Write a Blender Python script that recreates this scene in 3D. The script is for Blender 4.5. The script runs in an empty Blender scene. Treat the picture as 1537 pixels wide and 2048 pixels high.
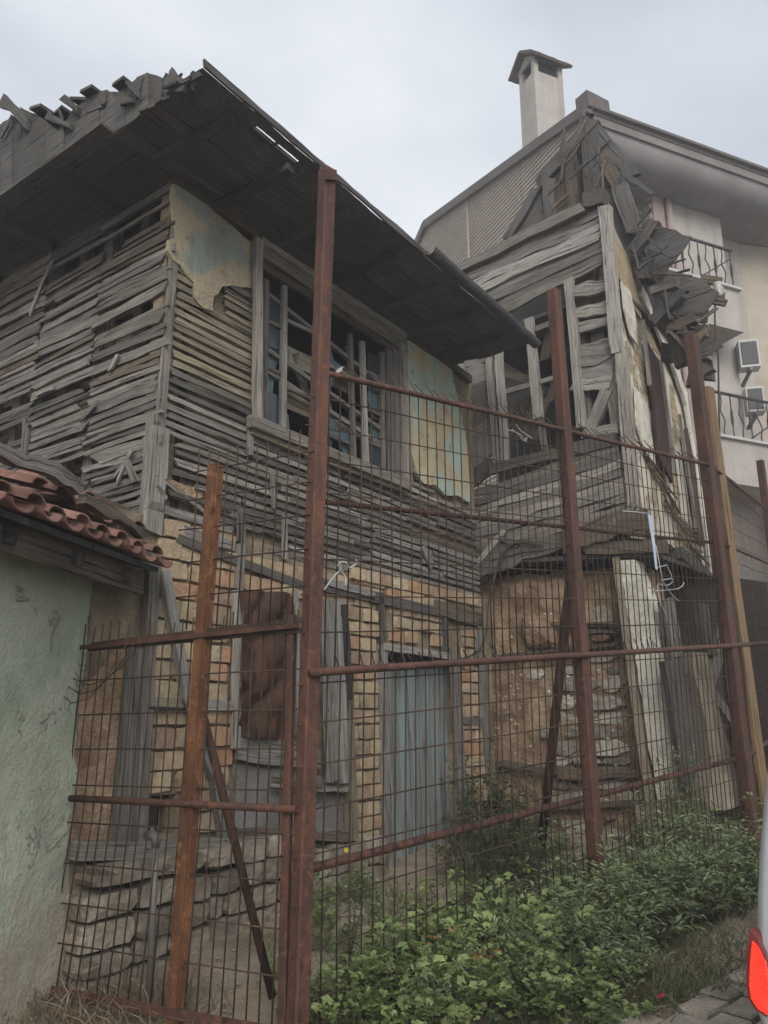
import bpy, bmesh, math, random
from mathutils import Vector, Matrix, noise as mnoise

# ------------------------------------------------------------------ camera, sky, sun, exposure
SC = bpy.context.scene
COL = SC.collection
EYE = 1.6
FPX = 1560.0
PITCH = math.atan(401 / 1560.0)
cam_d = bpy.data.cameras.new('camera')
cam = bpy.data.objects.new('camera', cam_d)
COL.objects.link(cam)
SC.camera = cam
cam_d.sensor_fit = 'VERTICAL'
cam_d.sensor_height = 36.0
cam_d.lens = FPX / 2048 * 36.0
cam_d.clip_start = 0.05
cam_d.clip_end = 2000
cam.location = (0, 0, EYE)
cam.rotation_euler = (math.pi / 2 + PITCH, 0, 0)

world = bpy.data.worlds.new('World')
SC.world = world
world.use_nodes = True
wn = world.node_tree.nodes
wl = world.node_tree.links
wn.clear()
w_out = wn.new('ShaderNodeOutputWorld')
w_bg = wn.new('ShaderNodeBackground')
w_sky = wn.new('ShaderNodeTexSky')
w_sky.sky_type = 'NISHITA'
w_sky.sun_disc = False
SUN_EL, SUN_AZ = math.radians(34), math.radians(176)
w_sky.sun_elevation = SUN_EL
w_sky.sun_rotation = SUN_AZ
w_sky.air_density = 1.2
w_sky.dust_density = 3.0
w_tc = wn.new('ShaderNodeTexCoord')
w_map = wn.new('ShaderNodeMapping')
w_map.inputs['Scale'].default_value = (1.1, 1.1, 2.0)
w_map.inputs['Location'].default_value = (0.35, 0.2, 0.1)
w_no = wn.new('ShaderNodeTexNoise')
w_no.inputs['Scale'].default_value = 1.7
w_no.inputs['Detail'].default_value = 6
w_no.inputs['Roughness'].default_value = 0.5
w_rp = wn.new('ShaderNodeValToRGB')
w_rp.color_ramp.elements[0].position = 0.32
w_rp.color_ramp.elements[0].color = (4.1, 4.45, 5.0, 1)
w_rp.color_ramp.elements[1].position = 0.68
w_rp.color_ramp.elements[1].color = (6.9, 7.1, 7.4, 1)
w_mx = wn.new('ShaderNodeMix')
w_mx.data_type = 'RGBA'
w_mx.inputs[0].default_value = 0.92
wl.new(w_tc.outputs['Generated'], w_map.inputs['Vector'])
wl.new(w_map.outputs['Vector'], w_no.inputs['Vector'])
wl.new(w_no.outputs['Fac'], w_rp.inputs['Fac'])
wl.new(w_sky.outputs['Color'], w_mx.inputs[6])
wl.new(w_rp.outputs['Color'], w_mx.inputs[7])
wl.new(w_mx.outputs[2], w_bg.inputs['Color'])
w_bg.inputs['Strength'].default_value = 0.066
wl.new(w_bg.outputs['Background'], w_out.inputs['Surface'])

sun_d = bpy.data.lights.new('sun', 'SUN')
sun_d.energy = 1.5
sun_d.angle = math.radians(40)
sun_d.color = (1.0, 0.96, 0.9)
sun = bpy.data.objects.new('sun', sun_d)
COL.objects.link(sun)
sdir = Vector((math.sin(SUN_AZ) * math.cos(SUN_EL), math.cos(SUN_AZ) * math.cos(SUN_EL), math.sin(SUN_EL)))
sun.location = sdir * 50
sun.rotation_euler = (-sdir).to_track_quat('-Z', 'Y').to_euler()

SC.view_settings.view_transform = 'Standard'
SC.view_settings.look = 'None'
SC.view_settings.exposure = 1.2
SC.view_settings.gamma = 1.0
SC.view_settings.use_curve_mapping = False
SC.cycles.max_bounces = 4
SC.cycles.diffuse_bounces = 2
SC.cycles.volume_bounces = 0
SC.cycles.glossy_bounces = 2
SC.cycles.transmission_bounces = 4
SC.cycles.transparent_max_bounces = 6
SC.cycles.use_light_tree = False
SC.cycles.caustics_reflective = False
SC.cycles.caustics_refractive = False
try:
    SC.cycles.use_denoising = True
    SC.cycles.denoiser = 'OPENIMAGEDENOISE'
except Exception:
    pass

rng = random.Random(11)
U_ = rng.uniform
V = Vector
CP, SP = math.cos(PITCH), math.sin(PITCH)

# ------------------------------------------------------------------ measuring helpers
def ray(x, y):
    a, b = x - 768.5, 1024 - y
    return V((a, FPX * CP - b * SP, b * CP + FPX * SP))

class Plane:
    """a flat face of the place: origin O, axis A along it, axis B up it, N out of it"""
    def __init__(s, O, A, B):
        s.O, s.A, s.B = V(O), V(A).normalized(), V(B)
        s.N = s.A.cross(s.B).normalized()
        if s.N.dot(V((0, 0, EYE)) - s.O) < 0:
            s.N = -s.N
    def p(s, u, v, o=0.0):
        return s.O + s.A * u + s.B * v + s.N * o
    def P(s, x, y, o=0.0):
        r = ray(x, y)
        e = V((0, 0, EYE))
        t = (s.O + s.N * o - e).dot(s.N) / r.dot(s.N)
        return e + r * t
    def uv(s, x, y, o=0.0):
        q = s.P(x, y, o) - s.O - s.N * o
        bb, ab, aa = s.B.dot(s.B), s.A.dot(s.B), 1.0
        qa, qb = q.dot(s.A), q.dot(s.B)
        det = aa * bb - ab * ab
        return ((qa * bb - qb * ab) / det, (qb - qa * ab) / det)

def gz(x, y):
    yy = min(max(y, -6), 14)
    return 0.068 * yy + 0.015 * min(max(x, -8), 8)

def ground(px, py):
    r = ray(px, py)
    t = 0.001
    for _ in range(40):
        h = EYE + r.z * t - gz(r.x * t, r.y * t)
        t += h / (abs(r.z) + 0.068 * r.y)
    return V((r.x * t, r.y * t, gz(r.x * t, r.y * t)))

# ------------------------------------------------------------------ object helpers
WL = {}
def tagit(o, label, cat, group=None, kind=None):
    if label: o['label'] = label
    if cat: o['category'] = cat
    if group: o['group'] = group
    if kind: o['kind'] = kind
    return o

def thing(name, loc, label, cat, group=None):
    o = bpy.data.objects.new(name, None)
    COL.objects.link(o)
    o.location = loc
    o.empty_display_size = 0.2
    WL[o] = V(loc)
    return tagit(o, label, cat, group)

def mk(name, verts, faces, mat, parent=None, uvs=None, smooth=False, mats=None, midx=None):
    verts = [V(v) for v in verts]
    n = len(verts)
    c = V((0, 0, 0))
    for v in verts: c += v
    c /= n
    me = bpy.data.meshes.new(name)
    me.from_pydata([v - c for v in verts], [], faces)
    if mats:
        for m in mats: me.materials.append(m)
        me.polygons.foreach_set('material_index', midx)
    else:
        me.materials.append(mat)
    if uvs:
        l = me.uv_layers.new(name='UVMap')
        l.data.foreach_set('uv', [k for f in uvs for q in f for k in q])
    if smooth:
        me.polygons.foreach_set('use_smooth', [True] * len(me.polygons))
    me.update()
    o = bpy.data.objects.new(name, me)
    COL.objects.link(o)
    if parent is not None:
        o.parent = parent
        o.location = c - WL[parent]
    else:
        o.location = c
    WL[o] = c
    return o

def copy_obj(o, parent, loc_world, rot=None, scale=None):
    c = o.copy()
    COL.objects.link(c)
    c.parent = parent
    c.location = loc_world - (WL[parent] if parent else V((0, 0, 0)))
    WL[c] = V(loc_world)
    if rot is not None: c.rotation_euler = rot
    if scale is not None: c.scale = scale
    return c

def fn(x, y=0.0, z=0.0):
    return mnoise.noise(V((x, y, z)))

def plank(name, p0, p1, wdir, w, ndir, t, mat, parent, seg=5, jag=0.08, warp=0.0, sag=0.0, endjag=0.3, taper=1.0, smooth=False):
    """a sawn board from p0 to p1, its face turned to ndir, with torn edges and a warp; uv in metres along the grain"""
    p0, p1 = V(p0), V(p1)
    ax = (p1 - p0)
    Ln = ax.length
    ax.normalize()
    wd = V(wdir)
    wd = (wd - ax * wd.dot(ax)).normalized()
    nd = V(ndir)
    nd = (nd - ax * nd.dot(ax) - wd * nd.dot(wd)).normalized()
    seed = U_(0, 100)
    vs, fs, uv = [], [], []
    uo, vo = U_(0, 50), U_(0, 50)
    for i in range(seg + 1):
        s = i / seg
        ww = w * (1 + (taper - 1) * s)
        jt = ww * jag * 2.2 * fn(seed + s * Ln * 4, 1.3) + ww * jag * U_(-.5, .5)
        jb = ww * jag * 2.2 * fn(seed + s * Ln * 4, 7.7) + ww * jag * U_(-.5, .5)
        off = warp * fn(seed + s * Ln * 1.1, 3.1) * 2
        dz = sag * 4 * s * (1 - s) + warp * fn(seed + s * Ln * 0.9, 9.1)
        e1 = e2 = 0.0
        if i in (0, seg):
            sg = -1 if i == 0 else 1
            e1, e2 = sg * U_(-endjag, endjag) * w, sg * U_(-endjag, endjag) * w
        b = p0 + ax * (s * Ln) + nd * off - wd * dz * 1.0
        vs += [b + wd * (ww / 2 + jt) + nd * t / 2 + ax * e1, b + wd * (-ww / 2 + jb) + nd * t / 2 + ax * e2,
               b + wd * (-ww / 2 + jb) - nd * t / 2 + ax * e2, b + wd * (ww / 2 + jt) - nd * t / 2 + ax * e1]
    def U2(i, k):
        return (uo + (i / seg) * Ln, vo + (0, w, w + t, w + t + w, 2 * w + 2 * t)[k])
    for i in range(seg):
        a, b = 4 * i, 4 * i + 4
        for k in range(4):
            k2 = (k + 1) % 4
            fs.append((a + k, a + k2, b + k2, b + k))
            uv.append([U2(i, k), U2(i, k + 1), U2(i + 1, k + 1), U2(i + 1, k)])
    m = 4 * seg
    fs.append((3, 2, 1, 0)); uv.append([(uo, vo), (uo, vo + w), (uo + t, vo + w), (uo + t, vo)])
    fs.append((m, m + 1, m + 2, m + 3)); uv.append([(uo, vo), (uo, vo + w), (uo + t, vo + w), (uo + t, vo)])
    return mk(name, vs, fs, mat, parent, uv, smooth)

def wplank(name, pl, a, b, w, t, off, mat, parent, **k):
    """board lying on a plane between two pixels of that plane"""
    p0, p1 = pl.P(a[0], a[1], off), pl.P(b[0], b[1], off)
    d = (p1 - p0).normalized()
    return plank(name, p0, p1, pl.N.cross(d), w, pl.N, t, mat, parent, **k)

def uplank(name, pl, u0, z0, u1, z1, w, t, off, mat, parent, **k):
    p0, p1 = pl.p(u0, z0, off), pl.p(u1, z1, off)
    d = (p1 - p0).normalized()
    return plank(name, p0, p1, pl.N.cross(d), w, pl.N, t, mat, parent, **k)

def tube(name, pts, r, mat, parent, sides=6, cap=True, smooth=True):
    pts = [V(p) for p in pts]
    vs, fs = [], []
    for i, p in enumerate(pts):
        d = (pts[min(i + 1, len(pts) - 1)] - pts[max(i - 1, 0)]).normalized()
        ref = V((0, 0, 1)) if abs(d.z) < .9 else V((1, 0, 0))
        a = d.cross(ref).normalized()
        b = d.cross(a).normalized()
        rr = r[i] if isinstance(r, (list, tuple)) else r
        for k in range(sides):
            an = 2 * math.pi * k / sides
            vs.append(p + a * math.cos(an) * rr + b * math.sin(an) * rr)
    for i in range(len(pts) - 1):
        for k in range(sides):
            k2 = (k + 1) % sides
            fs.append((i * sides + k, i * sides + k2, (i + 1) * sides + k2, (i + 1) * sides + k))
    if cap:
        fs.append(tuple(range(sides))[::-1])
        m = (len(pts) - 1) * sides
        fs.append(tuple(m + k for k in range(sides)))
    return mk(name, vs, fs, mat, parent, None, smooth)

def box(name, c, ax, ay, az, sx, sy, sz, mat, parent):
    c, ax, ay, az = V(c), V(ax).normalized(), V(ay).normalized(), V(az).normalized()
    vs = [c + ax * (i * sx / 2) + ay * (j * sy / 2) + az * (k * sz / 2) for i in (-1, 1) for j in (-1, 1) for k in (-1, 1)]
    fs = [(0, 1, 3, 2), (4, 6, 7, 5), (0, 4, 5, 1), (2, 3, 7, 6), (0, 2, 6, 4), (1, 5, 7, 3)]
    uv = []
    o1, o2 = U_(0, 30), U_(0, 30)
    big = max((sx, 0), (sy, 1), (sz, 2))[1]
    for f in fs:
        q = []
        for i in f:
            d = vs[i] - c
            l = (d.dot(ax), d.dot(ay), d.dot(az))
            rest = [l[k] for k in range(3) if k != big]
            q.append((o1 + l[big], o2 + rest[0] + rest[1]))
        uv.append(q)
    return mk(name, vs, fs, mat, parent, uv)

def slab(name, poly3, n, t, mat, parent, rough=0.0, step=0.06, smooth=False):
    """a sheet with a real thickness from a 3-D outline; its edge is broken up into small uneven steps"""
    n = V(n).normalized()
    pts = []
    for i, p in enumerate(poly3):
        q = V(poly3[(i + 1) % len(poly3)])
        p = V(p)
        k = max(1, int((q - p).length / step)) if rough else 1
        tang = (q - p).normalized()
        sidev = n.cross(tang)
        for j in range(k):
            b = p.lerp(q, j / k)
            if rough and (j or True):
                b = b + sidev * rough * (1.6 * fn(b.x * 9 + 3, b.y * 9, b.z * 9) + U_(-.35, .35)) + tang * rough * U_(-.3, .3)
            pts.append(b)
    m = len(pts)
    bm = bmesh.new()
    fr = [bm.verts.new(p) for p in pts]
    bk = [bm.verts.new(p - n * t) for p in pts]
    es = [bm.edges.new((fr[i], fr[(i + 1) % m])) for i in range(m)]
    res = bmesh.ops.triangle_fill(bm, edges=es, use_beauty=True, normal=n)
    tri = [g for g in res['geom'] if isinstance(g, bmesh.types.BMFace)]
    fi = [[v for v in f.verts] for f in tri]
    idx = {v: i for i, v in enumerate(fr)}
    faces = []
    for f in fi:
        f = [idx[v] for v in f if v in idx]
        if len(f) == 3:
            a, b, c = (pts[k] for k in f)
            if (b - a).cross(c - a).dot(n) < 0: f = f[::-1]
            faces.append(tuple(f))
            faces.append(tuple(m + k for k in reversed(f)))
    for i in range(m):
        j = (i + 1) % m
        faces.append((i, i + m, j + m, j))
    bm.free()
    vs = pts + [p - n * t for p in pts]
    A = n.cross(V((0, 0, 1)))
    if A.length < .1: A = V((1, 0, 0))
    A.normalize()
    B = n.cross(A)
    uv = [[(vs[i].dot(A), vs[i].dot(B)) for i in f] for f in faces]
    return mk(name, vs, faces, mat, parent, uv, smooth)

def pslab(name, pl, pix, t, off, mat, parent, **k):
    return slab(name, [pl.P(x, y, off) for x, y in pix], pl.N, t, mat, parent, **k)

def uslab(name, pl, uvs, t, off, mat, parent, **k):
    return slab(name, [pl.p(u, z, off) for u, z in uvs], pl.N, t, mat, parent, **k)

def sheet(name, f, nu, nv, mat, parent, smooth=True, uvf=None, skip=None):
    vs = [f(i / nu, j / nv) for j in range(nv + 1) for i in range(nu + 1)]
    fs, uv = [], []
    for j in range(nv):
        for i in range(nu):
            if skip and skip(i, j): continue
            a = j * (nu + 1) + i
            fs.append((a, a + 1, a + nu + 2, a + nu + 1))
            if uvf: uv.append([uvf(i / nu, j / nv), uvf((i + 1) / nu, j / nv), uvf((i + 1) / nu, (j + 1) / nv), uvf(i / nu, (j + 1) / nv)])
    return mk(name, vs, fs, mat, parent, uv if uvf else None, smooth)

# ------------------------------------------------------------------ materials
class NT:
    def __init__(s, name):
        s.m = bpy.data.materials.new(name)
        s.m.use_nodes = True
        s.t = s.m.node_tree
        s.n = s.t.nodes
        s.b = s.n['Principled BSDF']
        s.b.inputs['Roughness'].default_value = 0.85
        s.b.inputs['Specular IOR Level'].default_value = 0.25
    def new(s, k, **p):
        q = s.n.new(k)
        for a, b in p.items(): setattr(q, a, b)
        return q
    def link(s, a, b): s.t.links.new(a, b)
    def pos(s):
        return s.new('ShaderNodeNewGeometry').outputs['Position']
    def rnd(s):
        return s.new('ShaderNodeObjectInfo').outputs['Random']
    def uvc(s):
        return s.new('ShaderNodeUVMap').outputs['UV']
    def mapped(s, vec, sc):
        q = s.new('ShaderNodeMapping')
        q.inputs['Scale'].default_value = sc
        s.link(vec, q.inputs['Vector'])
        return q.outputs['Vector']
    def noise(s, vec, sc, det=4, rough=.55, dist=0.0):
        q = s.new('ShaderNodeTexNoise')
        q.inputs['Scale'].default_value = sc
        q.inputs['Detail'].default_value = det
        q.inputs['Roughness'].default_value = rough
        q.inputs['Distortion'].default_value = dist
        s.link(vec, q.inputs['Vector'])
        return q.outputs['Fac']
    def ramp(s, fac, stops, interp='LINEAR'):
        q = s.new('ShaderNodeValToRGB')
        cr = q.color_ramp
        cr.interpolation = interp
        while len(cr.elements) < len(stops): cr.elements.new(0.5)
        for e, (p, c) in zip(cr.elements, stops):
            e.position = p
            e.color = (c[0], c[1], c[2], 1) if isinstance(c, (tuple, list)) else (c, c, c, 1)
        s.link(fac, q.inputs['Fac'])
        return q.outputs['Color']
    def mix(s, fac, a, b, mode='MIX'):
        q = s.new('ShaderNodeMix', data_type='RGBA', blend_type=mode)
        for inp, val in ((0, fac), (6, a), (7, b)):
            if isinstance(val, (int, float)): q.inputs[inp].default_value = val if inp == 0 else (val, val, val, 1)
            elif isinstance(val, tuple): q.inputs[inp].default_value = (*val, 1)
            else: s.link(val, q.inputs[inp])
        return q.outputs[2]
    def math(s, op, a, b=0.0):
        q = s.new('ShaderNodeMath', operation=op)
        for i, val in ((0, a), (1, b)):
            if isinstance(val, (int, float)): q.inputs[i].default_value = val
            else: s.link(val, q.inputs[i])
        return q.outputs[0]
    def color(s, c): s.link(c, s.b.inputs['Base Color'])
    def bump(s, h, strength=.5, dist=.01):
        q = s.new('ShaderNodeBump')
        q.inputs['Strength'].default_value = strength
        q.inputs['Distance'].default_value = dist
        s.link(h, q.inputs['Height'])
        s.link(q.outputs['Normal'], s.b.inputs['Normal'])

def wood(name, dark, mid, light, rnd=.5, stain=(.09, .075, .06), stain_amt=.5, streak=1.0):
    t = NT(name)
    uv = t.uvc()
    g1 = t.noise(t.mapped(uv, (2.4, 80, 1)), 1.0, 5, .7, .25)
    g2 = t.noise(t.mapped(uv, (9.0, 260, 1)), 1.0, 3, .6)
    cr = t.noise(t.mapped(uv, (1.5, 42, 1)), 1.0, 4, .6, .5)
    col = t.ramp(g1, [(.28, dark), (.48, mid), (.72, light)])
    col = t.mix(t.math('MULTIPLY', .55, streak), col, t.ramp(g2, [(.3, .35), (.7, 1.0)]), 'MULTIPLY')
    vo = t.new('ShaderNodeTexVoronoi')
    vo.inputs['Scale'].default_value = 1.0
    vo.inputs['Randomness'].default_value = 1.0
    t.link(t.mapped(uv, (4.5, 16, 1)), vo.inputs['Vector'])
    col = t.mix(.8, col, t.ramp(vo.outputs['Distance'], [(.05, .1), (.1, 1.0)]), 'MULTIPLY')
    crack = t.ramp(cr, [(.35, .08), (.41, 1.0)])
    col = t.mix(.85, col, crack, 'MULTIPLY')
    r = t.rnd()
    col = t.mix(1.0, col, t.ramp(r, [(0, 1 - rnd * .75), (1, 1 + rnd * .45)]), 'MULTIPLY')
    r2 = t.math('FRACT', t.math('MULTIPLY', r, 17.3))
    col = t.mix(t.math('MULTIPLY', r2, .35), col, t.mix(1.0, col, (1.18, 1.0, .8), 'MULTIPLY'))
    big = t.noise(t.pos(), 4.5, 6, .68)
    col = t.mix(t.math('MULTIPLY', t.ramp(big, [(.45, 0.0), (.7, 1.0)]), stain_amt), col, stain)
    t.color(col)
    t.bump(t.math('ADD', t.math('MULTIPLY', g1, .8), t.math('ADD', t.math('MULTIPLY', g2, .3), t.math('MULTIPLY', crack, .8))), .75, .012)
    t.b.inputs['Roughness'].default_value = .9
    return t.m

M = {}
M['wood'] = wood('weathered_grey_wood', (.07, .065, .06), (.175, .167, .155), (.34, .33, .31), .7)
M['wood_light'] = wood('bleached_wood', (.14, .132, .12), (.31, .3, .28), (.52, .51, .49), .35, stain_amt=.3)
M['wood_tan'] = wood('ochre_lath_wood', (.13, .108, .078), (.27, .238, .178), (.41, .37, .285), .3, stain_amt=.35)
M['wood_brown'] = wood('brown_old_wood', (.055, .042, .032), (.13, .105, .08), (.22, .185, .145), .5)
M['wood_dark'] = wood('dark_roof_wood_lifted', (.045, .044, .043), (.1, .098, .096), (.17, .167, .163), .4, stain=(.06, .058, .056))  # roof wood tone raised to stand in for veiling glare
M['wood_tar'] = wood('tarred_wood', (.012, .012, .012), (.03, .03, .03), (.07, .07, .07), .3)
M['wood_raw'] = wood('raw_orange_timber', (.1, .065, .036), (.21, .14, .078), (.31, .225, .135), .25, stain_amt=.25)
M['wood_shutter'] = wood('purple_brown_painted_board', (.05, .028, .027), (.085, .045, .043), (.13, .08, .076), .2, stain_amt=.2)

def door_mat():
    t = NT('faded_blue_door_wood')
    uv = t.uvc()
    g1 = t.noise(t.mapped(uv, (1.4, 45, 1)), 1.0, 5, .65, .3)
    wood_c = t.ramp(g1, [(.28, (.07, .068, .064)), (.5, (.165, .165, .16)), (.75, (.29, .295, .29))])
    p = t.noise(t.mapped(uv, (.9, 14, 1)), 1.0, 5, .6, .4)
    teal = t.mix(g1, (.15, .215, .215), (.26, .36, .36))
    col = t.mix(t.ramp(p, [(.44, 0.0), (.6, .85)]), wood_c, teal)
    d = t.noise(t.mapped(uv, (2.0, 9, 1)), 1.0, 4, .6)
    col = t.mix(t.ramp(d, [(.56, 0.0), (.72, .8)]), col, (.05, .044, .036))
    t.color(col)
    t.bump(g1, .7, .01)
    return t.m
M['door'] = door_mat()

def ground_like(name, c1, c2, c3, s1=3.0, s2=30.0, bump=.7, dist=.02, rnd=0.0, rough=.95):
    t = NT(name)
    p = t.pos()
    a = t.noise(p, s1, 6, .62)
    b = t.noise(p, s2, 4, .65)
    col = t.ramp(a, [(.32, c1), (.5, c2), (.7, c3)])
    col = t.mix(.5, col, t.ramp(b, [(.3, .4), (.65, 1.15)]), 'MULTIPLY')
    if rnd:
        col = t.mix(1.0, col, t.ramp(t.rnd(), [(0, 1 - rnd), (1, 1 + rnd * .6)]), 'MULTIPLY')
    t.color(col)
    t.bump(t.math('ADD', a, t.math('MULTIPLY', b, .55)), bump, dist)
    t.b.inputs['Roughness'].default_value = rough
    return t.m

M['mud'] = ground_like('mud_plaster', (.18, .115, .07), (.31, .215, .14), (.43, .325, .225), 5.5, 38, 1.0, .04)
M['mortar'] = ground_like('clay_mortar', (.12, .09, .06), (.21, .165, .11), (.31, .255, .18), 5, 60, .9, .02)
M['stone'] = ground_like('grey_field_stone', (.17, .145, .11), (.28, .24, .19), (.38, .34, .275), 7, 38, .9, .02, .35)
M['slab'] = ground_like('pale_wall_slab_stone', (.22, .195, .15), (.38, .35, .29), (.52, .49, .42), 6, 30, .9, .025, .4)
M['soil'] = ground_like('dry_yard_soil', (.18, .142, .1), (.28, .23, .17), (.38, .325, .255), 2.2, 55, .8, .02)
M['inside_shade'] = ground_like('interior_shade_paint', (.022, .02, .018), (.035, .032, .028), (.05, .045, .04), 2, 20, .3, .01)  # near-black colour puts the shade of the rooms into their surfaces
M['sett'] = ground_like('grey_paving_sett', (.23, .195, .155), (.34, .295, .24), (.43, .38, .315), 6, 60, .6, .008, .25)
def stucco():
    t = NT('apartment_stucco')
    p = t.pos()
    a, b = t.noise(p, 1.3, 5, .6), t.noise(p, 45, 4, .65)
    col = t.ramp(a, [(.3, (.33, .305, .28)), (.7, (.45, .42, .385))])
    stv = t.noise(t.mapped(p, (4, 4, .35)), 1.0, 6, .7)
    col = t.mix(t.ramp(stv, [(.48, 0.0), (.72, .55)]), col, (.22, .19, .17))
    col = t.mix(.35, col, t.ramp(b, [(.3, .45), (.65, 1.1)]), 'MULTIPLY')
    t.color(col)
    t.bump(b, .8, .02)
    return t.m
M['stucco'] = stucco()
M['stucco_pink'] = ground_like('pink_stucco', (.27, .2, .19), (.32, .24, .228), (.37, .285, .268), 2.0, 70, .4, .01)
M['stucco_ochre'] = ground_like('ochre_stucco', (.34, .3, .24), (.4, .355, .29), (.45, .4, .33), 1.5, 60, .4, .01)
M['soffit_grey'] = ground_like('grey_soffit_plaster', (.17, .162, .16), (.21, .2, .198), (.25, .24, .238), 1.2, 50, .2, .01)
M['fascia'] = ground_like('brown_grey_fascia', (.15, .13, .128), (.19, .168, .165), (.23, .205, .2), 1.0, 30, .2, .005)
M['tile'] = ground_like('terracotta_tile', (.13, .072, .058), (.2, .108, .085), (.28, .17, .14), 9, 60, .5, .006, .3)
M['old_tile'] = ground_like('lichened_old_tile', (.09, .07, .062), (.14, .105, .092), (.19, .15, .13), 6, 50, .5, .006, .25)
M['whiteplaster'] = ground_like('white_limewash', (.4, .37, .3), (.58, .555, .48), (.7, .68, .61), 6, 40, .6, .01)
M['concrete'] = ground_like('rough_concrete_kerb', (.2, .165, .12), (.3, .255, .195), (.38, .335, .265), 4, 45, .8, .02)

def brick_mat():
    t = NT('adobe_brick')
    p = t.pos()
    r = t.rnd()
    base = t.ramp(r, [(0.0, (.34, .262, .172)), (.3, (.42, .335, .22)), (.52, (.28, .205, .14)), (.68, (.37, .24, .15)), (.8, (.37, .205, .125)), (.9, (.24, .185, .14)), (1.0, (.45, .375, .265))])
    a = t.noise(p, 13, 6, .68)
    b = t.noise(p, 75, 3, .6)
    col = t.mix(.75, base, t.ramp(a, [(.28, .45), (.5, 1.0), (.72, 1.35)]), 'MULTIPLY')
    col = t.mix(t.ramp(t.noise(p, 5, 5, .65), [(.52, 0.0), (.66, .65)]), col, (.36, .295, .2))
    t.color(col)
    t.bump(t.math('ADD', a, t.math('MULTIPLY', b, .5)), .9, .018)
    return t.m
M['brick'] = brick_mat()

def plaster_paint(name, base1, base2, paint, pscale, thr, rot=(1, 1, 1)):
    t = NT(name)
    p = t.pos()
    a = t.noise(p, 5, 6, .62)
    col = t.mix(a, base1, base2)
    pn = t.noise(t.mapped(p, rot), pscale, 6, .6, .3)
    col = t.mix(t.ramp(pn, [(thr, 0.0), (thr + .05, .75)]), col, paint)
    col = t.mix(t.ramp(t.noise(p, 9, 6, .7), [(.56, 0.0), (.66, .6)]), col, (.2, .14, .075))
    stv = t.noise(t.mapped(p, (6, 6, .7)), 1.0, 5, .65)
    col = t.mix(t.ramp(stv, [(.5, 0.0), (.75, .45)]), col, tuple(k * .5 for k in base1))
    b = t.noise(p, 60, 4, .6)
    col = t.mix(.4, col, t.ramp(b, [(.3, .5), (.65, 1.1)]), 'MULTIPLY')
    t.color(col)
    ck = t.noise(p, 3.2, 8, .7, .8)
    t.bump(t.math('ADD', t.math('ADD', a, t.math('MULTIPLY', b, .4)), t.math('MULTIPLY', t.ramp(ck, [(.5, 0.0), (.56, 1.0)]), .35)), .7, .018)
    return t.m
M['plaster_left'] = plaster_paint('ochre_plaster_blue_traces', (.32, .265, .18), (.43, .37, .27), (.2, .26, .25), 2.0, .53)
M['plaster_right'] = plaster_paint('ochre_plaster_turquoise_streaks', (.4, .32, .19), (.54, .47, .33), (.36, .5, .45), 2.6, .48, (1.3, 1.3, .8))
M['shed_green_plain'] = plaster_paint('pale_green_limewash', (.35, .39, .3), (.46, .49, .39), (.46, .41, .31), 1.6, .58)

def shed_wall():
    t = NT('pale_green_limewash_over_tan_render')
    p = t.pos()
    sx = t.new('ShaderNodeSeparateXYZ')
    t.link(p, sx.inputs[0])
    a, b, c = t.noise(p, 2.2, 6, .65), t.noise(p, 9, 6, .7), t.noise(p, 60, 4, .65)
    col = t.ramp(a, [(.3, (.31, .355, .27)), (.5, (.42, .46, .36)), (.7, (.5, .52, .42))])
    foot = t.math('ADD', t.math('MULTIPLY', a, 1.9), t.math('MULTIPLY', sx.outputs[2], -.62))
    col = t.mix(t.ramp(foot, [(.5, 0.0), (.78, .85)]), col, t.mix(b, (.33, .27, .2), (.47, .41, .33)))
    fl = t.noise(p, 4.2, 7, .68, .5)
    col = t.mix(t.ramp(fl, [(.6, 0.0), (.63, .55)]), col, (.5, .47, .39))
    col = t.mix(t.ramp(b, [(.6, 0.0), (.78, .3)]), col, (.24, .25, .19))
    col = t.mix(.35, col, t.ramp(c, [(.3, .5), (.65, 1.1)]), 'MULTIPLY')
    t.color(col)
    t.bump(t.math('ADD', t.math('ADD', b, t.math('MULTIPLY', c, .35)), t.math('MULTIPLY', t.ramp(fl, [(.6, 0.0), (.63, 1.0)]), .8)), .9, .022)
    return t.m
M['shed_green'] = shed_wall()

def h2_plaster():
    t = NT('peeling_plaster_over_lath')
    uv = t.uvc()
    p = t.pos()
    rot = t.new('ShaderNodeMapping')
    rot.inputs['Rotation'].default_value = (0, 0, math.radians(38))
    rot.inputs['Scale'].default_value = (3, 30, 1)
    t.link(uv, rot.inputs['Vector'])
    st = t.noise(rot.outputs['Vector'], 1.0, 5, .6, .5)
    col = t.ramp(st, [(.3, (.12, .085, .05)), (.48, (.33, .26, .16)), (.7, (.48, .41, .28))])
    w = t.noise(t.mapped(p, (1, 1, .6)), 3.4, 6, .65)
    col = t.mix(t.ramp(w, [(.46, 0.0), (.5, .95)]), col, (.58, .54, .45))
    t.color(col)
    t.bump(t.math('ADD', st, t.ramp(w, [(.46, 0.0), (.5, 1.0)])), .9, .02)
    return t.m
M['h2_plaster'] = h2_plaster()

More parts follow.
